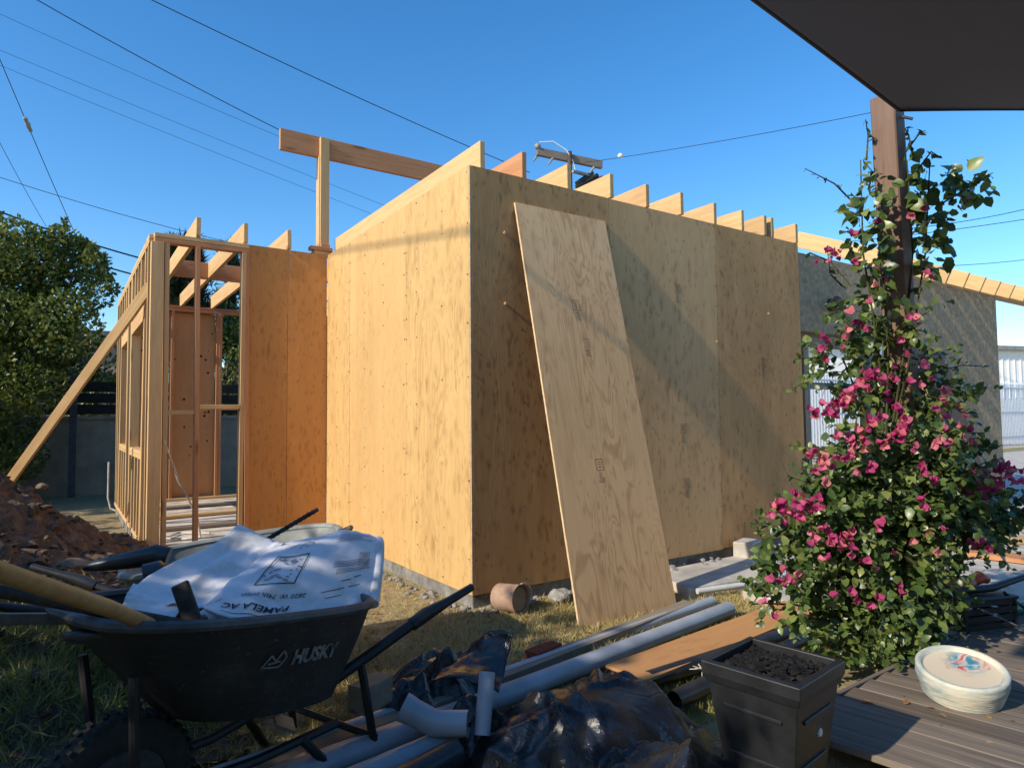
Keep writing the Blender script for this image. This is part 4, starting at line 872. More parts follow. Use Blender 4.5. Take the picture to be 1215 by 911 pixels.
# ------------------------------------------------------------------ papers and tools in the black barrow
def bez(P):
    def B(t): return ((1-t)**3, 3*t*(1-t)**2, 3*t*t*(1-t), t**3)
    def f(u, v):
        bu, bv = B(u), B(v); q_ = Vector()
        for i in range(4):
            for j in range(4): q_ += P[j][i]*(bu[i]*bv[j])
        return q_
    return f
def patch(rows): return bez([[dep(*c) for c in r] for r in rows])
S2 = patch([[(238, 722, 2.06), (300, 752, 2.02), (380, 742, 2.25), (442, 712, 2.50)],
            [(262, 700, 2.2), (325, 705, 2.18), (395, 700, 2.42), (446, 692, 2.62)],
            [(295, 668, 2.4), (345, 655, 2.42), (400, 640, 2.6), (452, 640, 2.78)],
            [(330, 648, 2.6), (370, 640, 2.7), (420, 616, 2.85), (448, 640, 2.92)]])
def wrinkle(S, amp, f, seed):
    def g_(u, v):
        p = S(u, v); n_ = (.5-1.6*abs(noise.noise((u*f*.8, v*f*.8, seed))))*amp+(.3-abs(noise.noise((u*f*2.2+v, v*f*1.6, seed+4))))*amp*.6
        return p+V(0, 0, 1)*n_
    return g_
S2w = wrinkle(S2, .013, 3.1, 2)
ps = thing('plan_set', 'printed building plan set spread in the black wheelbarrow with one rolled edge', 'papers', S2(.5, .5))
for k in range(3):
    o = MB().grid(lambda u, v: S2w(u, v)+V(0, 0, -.009*k)+A_off[k], 34, 30) if False else None
offs = (V(0, 0, 0), V(.012, .0, -.012), V(-.014, .01, -.022))
for k, of in enumerate(offs):
    Sx = wrinkle(S2, .013-.002*k, 3.1+k*.3, 2+k*.05)
    o = MB().grid(lambda u, v: Sx(u, v)+of, 36, 32).build('plan_sheet', M['paper'], ps, 60, fix=False)
    md_ = o.modifiers.new('thickness', 'SOLIDIFY'); md_.thickness = .002; md_.offset = -1
ed = [S2w(1, t) for t in np.linspace(0, 1, 14)]
MB().tube([p+V(.0, .0, -.012) for p in ed], [.024]*14, 12, flat=.9).build('rolled_edge', M['paper'], ps, 60)
MB().tube([p+RR*-.05+V(0, 0, .010) for p in ed], [.014]*14, 10, flat=.6).build('rolled_edge', M['paper'], ps, 60)
def eps(p): return p+V(-.25, -.35, .9).normalized()*.0035
ink = MB(); ig = MB()
def put(vs, fs, u0, v0, dst, su=1.0, sv=1.0):                # upside-down text: x runs towards smaller u, y towards smaller v
    dst.add([eps(S2w(min(1, max(0, u0-x*su)), min(1, max(0, v0-y*sv)))) for x, y, _ in vs], fs)
vs, fs = text_geo('PAMELA AC', .11, 0, .0015); put(vs, fs, .46, .16, ink, .66, .75)
vs, fs = text_geo('2820 W. 74th Street', .07); put(vs, fs, .53, .27, ink, .66, .75)
def strip(u0, v0, u1, v1, w_, dst):
    n_ = 10; d = Vector((u1-u0, v1-v0)); nr = Vector((-d.y, d.x)).normalized()*w_/2; k = len(dst.v)
    vs_ = []
    for i in range(n_+1):
        t = i/n_; 
        for sg in (-1, 1): vs_.append(eps(S2w(min(1, max(0, u0+d.x*t+nr.x*sg)), min(1, max(0, v0+d.y*t+nr.y*sg)))))
    dst.add(vs_, [(2*i, 2*i+1, 2*i+3, 2*i+2) for i in range(n_)])
for a in ((.18, .36, .43, .36), (.43, .36, .43, .68), (.43, .68, .20, .68), (.20, .68, .18, .36)): strip(*a, .008, ink)
rn = random.Random(5)
for k in range(26):
    u, v = rn.uniform(.21, .40), rn.uniform(.39, .65); strip(u, v, u+rn.uniform(-.04, .04), v+rn.uniform(-.03, .03), .012, ig)
strip(.10, .05, .42, .06, .007, ink)
for k in range(4): strip(.66, .52-k*.018, .66+rn.uniform(.22, .3), .53-k*.018, .007, ig)
for k in range(3): strip(.69, .43-k*.016, .69+rn.uniform(.18, .27), .44-k*.016, .007, ig)
for u0, v0, L_ in ((.74, .33, .07), (.62, .26, .15), (.80, .27, .08), (.66, .20, .10), (.83, .35, .05)): strip(u0, v0, u0+L_, v0+.008, .007, ink)
for k in range(7): strip(.62+rn.uniform(-.01, .01), .90-k*.022, .62+rn.uniform(.2, .32), .91-k*.022, .006, ig)
for k in range(16):
    u, v = rn.uniform(.2, .42), rn.uniform(.72, .9); strip(u, v, u+rn.uniform(-.06, .06), v+rn.uniform(-.04, .04), .006, ig)
for k in range(10): strip(.84, .60-k*.02, .93, .605-k*.02, .009, ig)
ink.build('print', M['ink'], ps, fix=False); ig.build('fine_print', M['ink_grey'], ps, fix=False)['kind'] = 'stuff'
S1 = patch([[(150, 710, 2.10), (190, 724, 2.07), (225, 724, 2.08), (262, 716, 2.14)],
            [(180, 676, 2.24), (215, 688, 2.26), (250, 690, 2.28), (288, 694, 2.30)],
            [(236, 664, 2.40), (262, 655, 2.44), (285, 662, 2.46), (314, 670, 2.46)],
            [(284, 626, 2.62), (300, 634, 2.62), (318, 643, 2.60), (338, 648, 2.60)]])
S1w = wrinkle(S1, .018, 2.6, 9); wp = thing('blank_paper', 'blank white back of a plan sheet over the left half of the barrow', 'papers', S1(.5, .5))
for k in range(2):
    o = MB().grid(lambda u, v: S1w(u, v)+V(.006*k, .01*k, .006-.012*k), 30, 26).build('sheet', M['paper'], wp, 60, fix=False); md_ = o.modifiers.new('thickness', 'SOLIDIFY'); md_.thickness = .002
sp = patch([[(140, 722, 2.02), (160, 728, 2.02), (180, 735, 2.02), (200, 742, 2.02)], [(150, 712, 2.07), (170, 716, 2.07), (190, 722, 2.07), (212, 728, 2.07)], [(150, 704, 2.12), (175, 706, 2.12), (200, 712, 2.12), (220, 716, 2.12)], [(158, 694, 2.16), (182, 697, 2.16), (206, 700, 2.16), (225, 706, 2.16)]])
o = MB().grid(wrinkle(sp, .01, 3, 3), 14, 14).build('paper_scrap', M['paper'], None, 60, fix=False); tag(o, 'small printed paper scrap under the tool handles in the barrow', 'paper')
md_ = o.modifiers.new('thickness', 'SOLIDIFY'); md_.thickness = .002
# tools
sh = thing('shovel', 'shovel with long tan wooden handle lying across the barrow tray', 'shovel', dep(205, 750, 1.95))
hp0, hp1 = dep(-60, 658, 1.12), dep(228, 762, 2.12); MB().tube([hp0, hp0.lerp(hp1, .5)+V(0, 0, .01), hp1], [.0185, .020, .018], 14).build('handle', M['handle_wood'], sh, True)
hd = (hp1-hp0).normalized(); MB().tube([hp1-hd*.02, hp1+hd*.10], [.021, .024], 12).build('socket', M['rust'], sh, True)
bl_ = MB().grid(lambda u, v: hp1+hd*(.10+.24*u)+hd.cross(V(0, 0, 1)).normalized()*((v-.5)*.20*(1 if u < .6 else 1-(u-.6)*1.6))+V(0, 0, 1)*(.05*(2*v-1)**2-.0), 8, 8)
o = bl_.build('blade', M['rust'], sh, 60, fix=False); md_ = o.modifiers.new('thickness', 'SOLIDIFY'); md_.thickness = .004
mk = thing('mattock', 'dark handled mattock with its flat head standing up in the barrow', 'mattock', dep(230, 740, 1.98))
m0, m1 = dep(-60, 690, 1.62), dep(325, 762, 2.02); MB().tube([m0, m0.lerp(m1, .5), m1], [.0165, .0175, .019], 12).build('handle', M['rust'], mk, True)
h0, h1 = dep(213, 692, 1.97), dep(240, 768, 1.93)
hb = board('head', h0, h1, .052, .016, M['rust'], mk, RR, .004); MB().box(dep(232, 742, 1.97), (.07, .05, .05)).build('eye', M['rust'], mk, bevel=.01)
fb = board('steel_bar', dep(-60, 735, 1.80), dep(120, 733, 2.02), .034, .010, M['steel'], None, UU, .002); tag(fb, 'flat grey steel bar sticking out left of the barrow', 'bar')
rbp = MB(); rbp.tube([dep(296, 652, 2.95), dep(377, 604, 3.15)], .010, 8)
for k in range(14):
    p = dep(296, 652, 2.95).lerp(dep(377, 604, 3.15), .06+k*.066); rbp.tube([p, p+(dep(377, 604, 3.15)-dep(296, 652, 2.95)).normalized()*.006], .012, 8)
tag(rbp.build('rebar_stake', M['rust'], smooth=True), 'thin dark steel stake leaning in the galvanised barrow', 'stake')
kb_ = MB().tube([dep(330, 668, 2.95), dep(414, 628, 2.93), dep(417, 625, 2.92)], [.017, .017, .010], 10); tag(kb_.build('wooden_stick', M['handle_wood'], smooth=True), 'brown tool handle end poking up behind the rolled plans', 'stick')
ug = MB().tube([dep(172, 682, 2.4), dep(192, 676, 2.42), dep(196, 676, 2.42)], [.04, .036, .02], 12); tag(ug.build('rubber_grip_end', M['abs'], smooth=True), 'short grey rubber grip end resting on the left of the black tray', 'grip')
ug = MB().tube([dep(100, 673, 2.62), dep(112, 671, 2.62), dep(150, 665, 2.64), dep(186, 658, 2.66), dep(200, 661, 2.67)], [.012, .022, .033, .042, .040], 14); tag(ug.build('black_grip', M['abs'], smooth=True), 'thick tapered black grip pointing left in front of the pale barrow', 'grip')
# ------------------------------------------------------------------ planter
pt = thing('planter', 'square tapered black plastic planter filled with dark mulch', 'planter', (-.18, -2.265, -.165))
q4 = [G(*p, .30) for p in ((831, 782), (889.5, 754), (1003, 783), (949, 817))]; pc = sum(q4, Vector())/4
def ring(k, z): return [V(pc.x+(p.x-pc.x)*k, pc.y+(p.y-pc.y)*k, z) for p in q4]
def loft(rings, name, mat, close=True, bev=.004):
    b = MB(); vs = [v for r in rings for v in r]; n_ = len(rings)
    fs = [(i*4+j, i*4+(j+1) % 4, (i+1)*4+(j+1) % 4, (i+1)*4+j) for i in range(n_-1) for j in range(4)]+[(0, 1, 2, 3)[::-1]]
    b.add(vs, fs); return b.build(name, mat, pt, bevel=bev)
loft([ring(.62, -.165), ring(.66, -.10), ring(.66, -.10+.004), ring(.90, .235), ring(.90, .25)], 'body', M['planter'])
rimb = MB(); rr_ = [ring(.915, .235), ring(.93, .232), ring(1.0, .262), ring(1.0, .300), ring(.86, .302), ring(.84, .22)]
rimb.add([v for r in rr_ for v in r], [(i*4+j, i*4+(j+1) % 4, (i+1)*4+(j+1) % 4, (i+1)*4+j) for i in range(5) for j in range(4)]); rimb.build('rim', M['planter'], pt, bevel=.005)
for zz in (.02, .17):                                        # moulded lines on the near faces
    for a, b_ in ((0, 3), (3, 2)):
        k = .62+.28*((zz+.165)/.41)+.015; R_ = ring(k, zz); u, v = R_[a].lerp(R_[b_], .16), R_[a].lerp(R_[b_], .84)
        board('moulding', u, v, .012, .010, M['planter'], pt, (0, 0, 1), .002)
mu = MB()
mu.grid(lambda u, v: (ring(.85, 0)[0].lerp(ring(.85, 0)[1], u)).lerp(ring(.85, 0)[3].lerp(ring(.85, 0)[2], u), v)+V(0, 0, .262+.015*noise.noise((u*5, v*5, 1))+.02*math.sin(u*3.1)*math.sin(v*3.1)), 20, 20)
mu.build('soil', M['mulch'], pt, 60, fix=False)
mc = MB()
for k in range(420):
    u, v = random.random(), random.random(); p = (ring(.80, 0)[0].lerp(ring(.80, 0)[1], u)).lerp(ring(.80, 0)[3].lerp(ring(.80, 0)[2], u), v)
    lump(mc, p+V(0, 0, .266+.02*math.sin(u*3.1)*math.sin(v*3.1)+random.uniform(0, .012)), random.uniform(.006, .019), k, random.uniform(.25, .6), 1, 1.3)
mc.build('mulch_chips', M['mulch'], pt, 60, fix=False)['kind'] = 'stuff'
MB().lathe(ring(.80, .10)[3].lerp(ring(.80, .10)[2], .62), [(.0, .006), (.012, .005), (.014, 0)], 14, ((q4[3]+q4[2])/2-pc).to_track_quat('Z', 'Y').to_matrix()).build('drain_plug', M['white_paint'], pt, True)
tw = MB()
for k in range(7):
    c = ring(.98, .27)[0]; tw.tube([c, c+V(random.gauss(0, .015), random.gauss(0, .015), random.gauss(0, .015))-RR*.01], .0015, 5)
tag(tw.build('twine_knot', M['cord_white']), 'bit of pale twine caught on the left corner of the planter', 'twine')
# ------------------------------------------------------------------ glazed stone basin on the deck
Rp = Matrix.Rotation(rad(12), 3, (RR.x, RR.y, 0)) @ Matrix.Rotation(rad(-5), 3, (FW.x, FW.y, 0)); pb = G(1170, 846, -.038)+FW*.14; pb.z = -.02
po = thing('stone_basin', 'round glazed stone basin with painted red and blue fish lying on the deck', 'basin', pb)
rp_ = [(.0, .0), (.140, .0), (.150, .008)]
for k in range(9):
    z_ = .014+k*.0118; r_ = .152+.020*min(1, k/6); rp_ += [(r_+.0009, z_), (r_-.0006, z_+.006)]
rp_ += [(.173, .124), (.166, .130), (.153, .130), (.146, .119), (.141, .112)]
MB().lathe(pb, [(r*.93, z*.93) for r, z in rp_], 56, Rp).build('drum', M['pot'], po, 60)
o = MB().lathe(pb, [(.0001, .103), (.074, .102), (.132, .106)], 48, Rp).build('painted_top', M['pot_in'], po, True)
# ------------------------------------------------------------------ crate with tools on the patio
cr = thing('tool_crate', 'black plastic tool crate standing on the patio behind the basin', 'crate', G(1150, 742, -.056))
c0 = G(1152, 742, -.056); Rc = Matrix.Rotation(math.atan2(RR.y, RR.x)+.25, 3, 'Z')
for k in range(4): MB().box(c0+Rc@V(0, -.11, .03+k*.045), (.34, .012, .034)).build('slat', M['black_metal'], cr) if False else None
sl = MB()
for k in range(4):
    for sy in (-.12, .12): sl.box(c0+Rc@V(0, sy, .03+k*.042), (.34, .010, .030), Rc)
    for sx in (-.17, .17): sl.box(c0+Rc@V(sx, 0, .03+k*.042), (.010, .235, .030), Rc)
sl.build('side_slat', M['black_metal'], cr)
for sx in (-.17, .17):
    for sy in (-.12, .12): MB().box(c0+Rc@V(sx*.985, sy*.985, .09), (.018, .018, .185), Rc).build('corner_post', M['black_metal'], cr)
MB().box(c0+Rc@V(0, 0, .012), (.33, .23, .012), Rc).build('base', M['black_metal'], cr)
MB().box(c0+Rc@V(0, 0, .175), (.37, .27, .018), Rc).build('lid', M['planter'], cr, bevel=.006)
sa = thing('power_saw', 'orange and black power tool lying on top of the crate', 'power tool', c0+V(0, 0, .19))
MB().tube([c0+Rc@V(-.14, 0, .215), c0+Rc@V(-.04, 0, .235), c0+Rc@V(.02, 0, .225)], [.028, .04, .03], 14).build('body', M['orange'], sa, True)
MB().tube([c0+Rc@V(.06, .02, .225), c0+Rc@V(.11, .03, .25), c0+Rc@V(.16, .03, .235)], [.02, .035, .025], 12).build('body', M['orange'], sa, True)
MB().tube([c0+Rc@V(-.2, -.03, .20), c0+Rc@V(.1, -.05, .21), c0+Rc@V(.45, -.02, .26)], [.018, .02, .014], 10).build('bar', M['abs'], sa, True)
cd = MB().tube([c0+Rc@V(.12, -.1, .20), c0+Rc@V(.22, -.16, .10), c0+Rc@V(.30, -.22, -.0), c0+Rc@V(.5, -.3, .01), c0+Rc@V(.9, -.3, .01)], .008, 8); tag(cd.build('electric_cable', M['cord_black'], smooth=True), 'black power cord running down from the crate onto the patio', 'cord')
pr = MB().tube([c0+Rc@V(-.08, -.13, .13), c0+Rc@V(.10, -.28, .03), c0+Rc@V(.26, -.40, -.05)], .006, 8); tag(pr.build('metal_rod', M['steel'], smooth=True), 'thin grey rod leaning from the crate down to the deck edge', 'rod')
gl = MB().tube([c0+Rc@V(.34, .05, .05), c0+Rc@V(.48, .06, .05)], [.035, .035], 14); tag(gl.build('green_bottle', mat_simple('bottle_green', (.05, .22, .17), .3, .5, .2, 10, 0), smooth=True), 'green tube lying on the patio to the right of the crate', 'tube')
# ------------------------------------------------------------------ post, sail
pb0, pb1 = V(1.503, -1.937, -.12), V(1.312, -1.99, 2.74); yaw = math.atan2(RR.y, RR.x)+rad(38)
ptp = thing('wooden_post', 'tall brown square post carrying the shade sail corner', 'post', pb0)
board('shaft', pb0, pb1, .118, .118, M['post_wood'], ptp, (math.cos(yaw), math.sin(yaw), 0), .006)
MB().tube([pb1+V(.02, -.06, -.12), pb1+V(.05, -.10, -.14)], .008, 8).build('eye_bolt', M['steel'], ptp, True)
c_post = dep(1068, 131, 3.30); e1 = dep(885, 0, 2.35); e2 = dep(1222, 134, 2.95)
far1 = e1+(e1-c_post)*1.7; far2 = e2+(e2-c_post)*2.6; far3 = far1+(far2-c_post)*.85; far3.z += .35
def sailf(u, v):
    p = c_post*(1-u)*(1-v)+far1*u*(1-v)+far2*(1-u)*v+far3*u*v
    k = 16*u*(1-u)*v*(1-v); p = p+V(0, 0, -.18*k)
    ctr = (c_post+far1+far2+far3)/4; e = (4*u*(1-u)*(1-4*v*(1-v))**2+4*v*(1-v)*(1-4*u*(1-u))**2)*.035
    return p.lerp(ctr, e)
sl_ = thing('shade_sail', 'black fabric shade sail stretched overhead from the brown post', 'shade sail', c_post)
o = MB().grid(sailf, 40, 40).build('cloth', M['sail'], sl_, 60, fix=False); md_ = o.modifiers.new('thickness', 'SOLIDIFY'); md_.thickness = .003
for f_ in ((lambda t: sailf(t, 0)), (lambda t: sailf(0, t)), (lambda t: sailf(t, 1)), (lambda t: sailf(1, t))):
    MB().tube([f_(t) for t in np.linspace(0, 1, 30)], .014, 8, flat=.5).build('hem', M['sail'], sl_, True)
# ------------------------------------------------------------------ bougainvillea
bg_ = thing('bougainvillea', 'magenta flowering bougainvillea bush climbing the brown post', 'bush', V(1.45, -1.95, -.13))
DB = 3.35
def B(px, py, rp, dd=0, sq=1.0, rd=None):
    D = DB+dd; r = rp*D/CF; return (tuple(dep(px, py, D)), (r, (rd or r), r*sq))
main = [B(1045, 682, 86, 0, .85), B(985, 650, 52, -.1), B(1118, 606, 42, .05), B(1060, 590, 62), B(1010, 535, 34, -.1), B(1085, 510, 42, .05), B(1150, 605, 38, .1), B(1178, 626, 20, .1), B(1040, 460, 32), B(1090, 460, 30, .1),
        B(935, 690, 30, -.1), B(1010, 755, 40, -.15), B(960, 735, 24, -.15), B(1065, 745, 28, -.2), B(980, 415, 16, -.05), B(1000, 425, 16), B(1030, 410, 22), B(1055, 385, 16), B(1115, 470, 22), B(1140, 545, 24, .1),
        B(960, 590, 20, -.1), B(1000, 600, 42, -.15), B(920, 660, 20, -.1), B(1110, 575, 42, -.1), B(905, 715, 18, -.1), B(1190, 610, 18, .1), B(1025, 790, 22, -.15), B(1010, 370, 14), B(1035, 350, 14), B(1145, 470, 12, .05)]
def twigs(bl, nt_, nl, L0, size, droop=.35):
    P, T, N, S, Q = [], [], [], [], []
    vol = np.array([b_[1][0]**2.2 for b_ in bl]); pk = RNG.choice(len(bl), nt_, p=vol/vol.sum())
    for i in pk:
        c_, r_ = np.array(bl[i][0]), np.array(bl[i][1]); d_ = rdir(1, (0, 0, .25))[0]; p = c_+d_*r_*random.uniform(.25, .75); v = d_+rdir(1)[0]*.5; v /= np.linalg.norm(v); L = L0*random.uniform(.6, 1.3); st_pts = [Vector(p)]
        for k in range(nl):
            v = v+np.array([0, 0, -droop/nl])+rdir(1)[0]*.10; v /= np.linalg.norm(v); p = p+v*L/nl; st_pts.append(Vector(p))
            sd = rdir(1)[0]; sd = sd-v*sd.dot(v); sd /= np.linalg.norm(sd)
            P.append(p.copy()); T.append(v*.45+sd+np.array([0, 0, -.25])); N.append(np.array([-.35, -.3, .8])+rdir(1)[0]*.55); S.append(size*(1.15-.6*k/nl)*random.uniform(.7, 1.25))
        Q.append(st_pts)
    return np.array(P), np.array(T), np.array(N), np.array(S), Q
P, T_, N_, S_, tw1 = twigs(main, 640, 13, .20, .056)
leaf_mesh('foliage', P, T_, N_, S_, M['bougain'], bg_, 'leaf', 'stuff', 1.2)
n = 2600; P, d = blobs(n, main[:9]+main[19:24], .25)
leaf_mesh('inner_foliage', P, rdir(n, (0, 0, -.3))+d*.5, rdir(n, (-.3, -.3, .7)), .05*(.6+.6*RNG.random(n)), M['bougain'], bg_, 'leaf', 'stuff', 1.2)
vine = [B(1040, 345, 16), B(1035, 310, 18, -.08), B(1030, 280, 22, -.08), B(1028, 245, 22, -.08), B(1040, 225, 18, -.1), B(1078, 190, 16, .05), B(1080, 230, 22, .08), B(1095, 265, 24, .08), B(1105, 300, 20, .05), B(1125, 240, 22, .1), B(1140, 215, 16, .1), B(1160, 225, 14, .1), B(1085, 330, 16, .05), B(1110, 210, 14, .1), B(1060, 355, 14, -.12)]
n = 330; P, d = blobs(n, vine, .6)
leaf_mesh('foliage', P, rdir(n, (0, 0, -.35))+d*.7, rdir(n, (-.5, -.4, .7), .9), .050*(.6+.7*RNG.random(n)), M['bougain'], bg_, 'leaf', 'stuff', 1.3)
# large single leaves on the vine and the front of the bush
tv = [(0, 0, 0), (.16, .26, .05), (.4, .38, .08), (.72, .24, .04), (1, 0, -.12), (.72, -.24, .04), (.4, -.38, .08), (.16, -.26, .05), (.2, 0, 0), (.45, 0, -.01), (.75, 0, -.03)]
tf = [(0, 8, 1), (8, 9, 2, 1), (9, 10, 3, 2), (10, 4, 3), (0, 7, 8), (8, 7, 6, 9), (9, 6, 5, 10), (10, 5, 4)]
lm = bpy.data.meshes.new('leaf'); lm.from_pydata(tv, [], tf); lm.polygons.foreach_set('use_smooth', [True]*8); lm.materials.append(M['bougain'])
def place(name, me_, p, T, N, s):
    T = Vector(T).normalized(); N = Vector(N); N = (N-T*N.dot(T)).normalized(); o = link(name, me_, None, bg_, p, Matrix((T, N.cross(T), N)).transposed().to_euler()); o.scale = (s, s, s); return o
P, d = blobs(150, vine, .6); P2, d2 = blobs(110, main, 1.0)
for i, (p, dd) in enumerate(list(zip(P, d))+list(zip(P2, d2))):
    if i >= 150 and (Vector(p)-CO).dot(FW) > DB+.05: continue
    T = Vector(dd)*.6+V(random.gauss(0, .5), random.gauss(0, .5), random.gauss(-.35, .5)); N = V(random.gauss(-.5, .5), random.gauss(-.4, .5), random.gauss(.7, .4))
    place('leaf', lm, p, T, N, random.uniform(.055, .095) if i < 150 else random.uniform(.05, .075))
# stems
sm_ = MB()
for k in range(9):
    a = V(1.42+random.gauss(0, .05), -2.02+random.gauss(0, .05), -.13); e = V(*main[k*3 % len(main)][0]); sm_.tube([a, a.lerp(e, .5)+V(random.gauss(0, .08), random.gauss(0, .08), .1), e], [.011, .008, .004], 6)
for x0 in (1024, 1046, 1083, 1098):
    sm_.tube([dep(1050, 560, DB-.1), dep((x0+1050)/2+6, 420, DB-.1), dep(x0, 300, DB-.1+(.15 if x0 > 1060 else 0)), dep(x0+random.uniform(-8, 8), 190 if x0 != 1046 else 235, DB)], [.006, .005, .005, .003], 6)
sprays = [[(1022, 250), (990, 218), (955, 200)], [(1030, 225), (1036, 205), (1024, 190)], [(1084, 190), (1078, 160), (1072, 150)], [(1120, 240), (1150, 222), (1178, 205)], [(1090, 200), (1105, 180), (1118, 188)], [(1100, 470), (1140, 480), (1162, 462)], [(960, 300), (985, 310), (1010, 340)], [(930, 690), (905, 700), (890, 720)], [(1185, 640), (1200, 650), (1210, 640)], [(1000, 340), (985, 325), (982, 300)], [(1028, 190), (1030, 160), (1027, 142)], [(1075, 180), (1090, 160), (1098, 155)]]
SP = []
for s_ in sprays:
    pts = [dep(x, y, DB+random.uniform(-.05, .1)) for x, y in s_]; sm_.tube(pts, [.005, .004, .002], 5)
    for k in range(9):
        f = random.random()*2; q_ = pts[int(f)].lerp(pts[int(f)+1], f-int(f)); SP.append(q_)
tm_ = MB()
for st_pts in tw1[:420]: tm_.tube(st_pts[::4]+[st_pts[-1]], .0022, 4, cap=False)
tm_.build('twigs', M['stem'], bg_, True)['kind'] = 'stuff'
sm_.build('stem', M['stem'], bg_, True)
for q_ in SP[:110]: place('leaf', lm, q_, V(random.gauss(0, 1), random.gauss(0, 1), random.gauss(-.3, .7)), V(random.gauss(-.5, .5), random.gauss(-.4, .5), random.gauss(.7, .4)), random.uniform(.022, .045))
# flowers: three papery bracts each
def flower_mesh(seed, mat):
    rn_ = random.Random(seed); b = MB()
    for k in range(3):
        a0 = k*2.094+rn_.uniform(-.2, .2); op = rn_.uniform(.55, 1.0); R = Matrix.Rotation(a0, 3, 'Z') @ Matrix.Rotation(-op, 3, 'Y')
        vs_ = []
        for i in range(5):
            for j in range(3):
                u = i/4; wv_ = (math.sin(u*math.pi*.86+.2))*.40; vs_.append(R@V(u, (j-1)*wv_, .16*math.sin(u*3)+.10*abs(j-1)+.05*rn_.uniform(-1, 1)))
        b.add(vs_, [(i*3+j, (i+1)*3+j, (i+1)*3+j+1, i*3+j+1) for i in range(4) for j in range(2)])
    me_ = bpy.data.meshes.new('flower'); me_.from_pydata(b.v, [], b.f); me_.polygons.foreach_set('use_smooth', [True]*len(b.f)); me_.materials.append(mat); return me_
fms = [flower_mesh(i, M['bract_pink'] if i % 4 == 0 else M['bract']) for i in range(8)]
clus = [(1030, 270, 1, 1), (1085, 250, 1, 0), (1040, 360, 2, 0), (1100, 320, 1, 1), (1020, 390, 2, 1), (1075, 375, 2, 0), (995, 400, 2, 0), (1130, 480, 2, 0), (1145, 520, 2, 1), (1090, 600, 2, 0), (1045, 620, 2, 1), (1110, 640, 2, 0), (960, 640, 2, 0), (1000, 700, 2, 1), (1035, 715, 1, 0), (1075, 690, 1, 1), (983, 305, 3, 1), (1003, 316, 2, 1), (1037, 325, 1, 1), (1004, 292, 1, 0), (1012, 368, 1, 0), (974, 410, 4, 1), (1064, 400, 2, 1), (1030, 447, 5, 0), (1050, 455, 4, 1), (1066, 432, 2, 0), (1090, 447, 3, 1), (1125, 462, 2, 0), (970, 487, 5, 1), (992, 485, 4, 1), (1005, 472, 5, 0), (1018, 465, 4, 0), (1075, 495, 2, 1), (1040, 500, 2, 1), (965, 535, 4, 0), (978, 545, 5, 0), (1000, 525, 6, 0), (1015, 530, 4, 0), (1027, 510, 4, 0), (1050, 525, 3, 0), (1068, 512, 4, 0), (1112, 525, 4, 0), (1130, 523, 4, 0), (1134, 503, 2, 0), (1083, 532, 2, 1), (1027, 550, 2, 1), (978, 567, 2, 0), (920, 605, 5, 0), (935, 610, 5, 1), (950, 608, 6, 1), (968, 605, 4, 1), (950, 590, 3, 1), (1008, 635, 2, 0), (990, 640, 2, 1), (1140, 565, 4, 1), (1155, 575, 8, 1), (1168, 570, 8, 1), (1180, 560, 7, 1), (1195, 555, 7, 1), (1160, 590, 5, 1), (1205, 565, 5, 1), (983, 640, 3, 1), (1003, 650, 3, 0), (1027, 668, 2, 0), (940, 685, 4, 0), (930, 690, 3, 1), (978, 663, 2, 0), (912, 716, 1, 0), (1070, 655, 1, 0), (1155, 645, 2, 1), (1165, 647, 1, 0), (1120, 490, 2, 1), (1052, 480, 2, 1), (1100, 560, 2, 1)]
for (px, py, k, dk_) in clus:
    for j in range(int(k*1.5+.5)):
        p = dep(px+random.gauss(0, 7), py+random.gauss(0, 6), DB-.33+random.uniform(-.05, .05) if py > 440 and px < 1130 else DB-.12+random.uniform(-.05, .05))
        T = V(random.gauss(-.4, .6), random.gauss(-.5, .6), random.gauss(.3, .6)).normalized(); a = T.orthogonal().normalized()
        o = link('flower', fms[(j*2+dk_+(px % 3)*2) % 8 if random.random() < .8 else random.randrange(8)], None, bg_, p, Matrix((a, T.cross(a), T)).transposed().to_euler()); s_ = random.uniform(.027, .042); o.scale = (s_,)*3
# ------------------------------------------------------------------ cord in the wing, white pipe, floor litter
cw = MB().tube([V(-1.43, 2.78, .95), V(-1.3, 2.9, .6), V(-1.12, 3.05, .25), V(-1.08, 3.1, .05), V(-1.2, 3.2, .03), V(-1.35, 3.35, .03), V(-1.2, 3.6, .03), V(-.95, 3.4, .03)], .010, 8); tag(cw.build('extension_cord', M['cord_white'], smooth=True), 'white extension cord hanging from the corner post to the slab', 'cord')
up = dep(130, 555, 8.0); ch = MB().tube([dep(129, 548, 7.2), dep(128, 590, 7.2), dep(131, 603, 7.2), dep(138, 606, 7.2)], .009, 8); tag(ch.build('white_hose', M['cord_white'], smooth=True), 'white hose standing up beside the frame at the dirt heap', 'hose')
for i in range(3):
    y = 3.9+i*.95; o = board('loose_plank', V(-1.35+random.uniform(0, .1), y, .035), V(-.05, y+random.uniform(-.2, .3), .035), random.uniform(.09, .2), .03, M['fir_pale' if i % 2 else 'old_wood'], None, (0, 1, 0)); tag(o, ['nearest', 'middle', 'farthest'][i]+' loose plank lying on the slab of the stud framed wing', 'plank', 'loose planks on the slab')
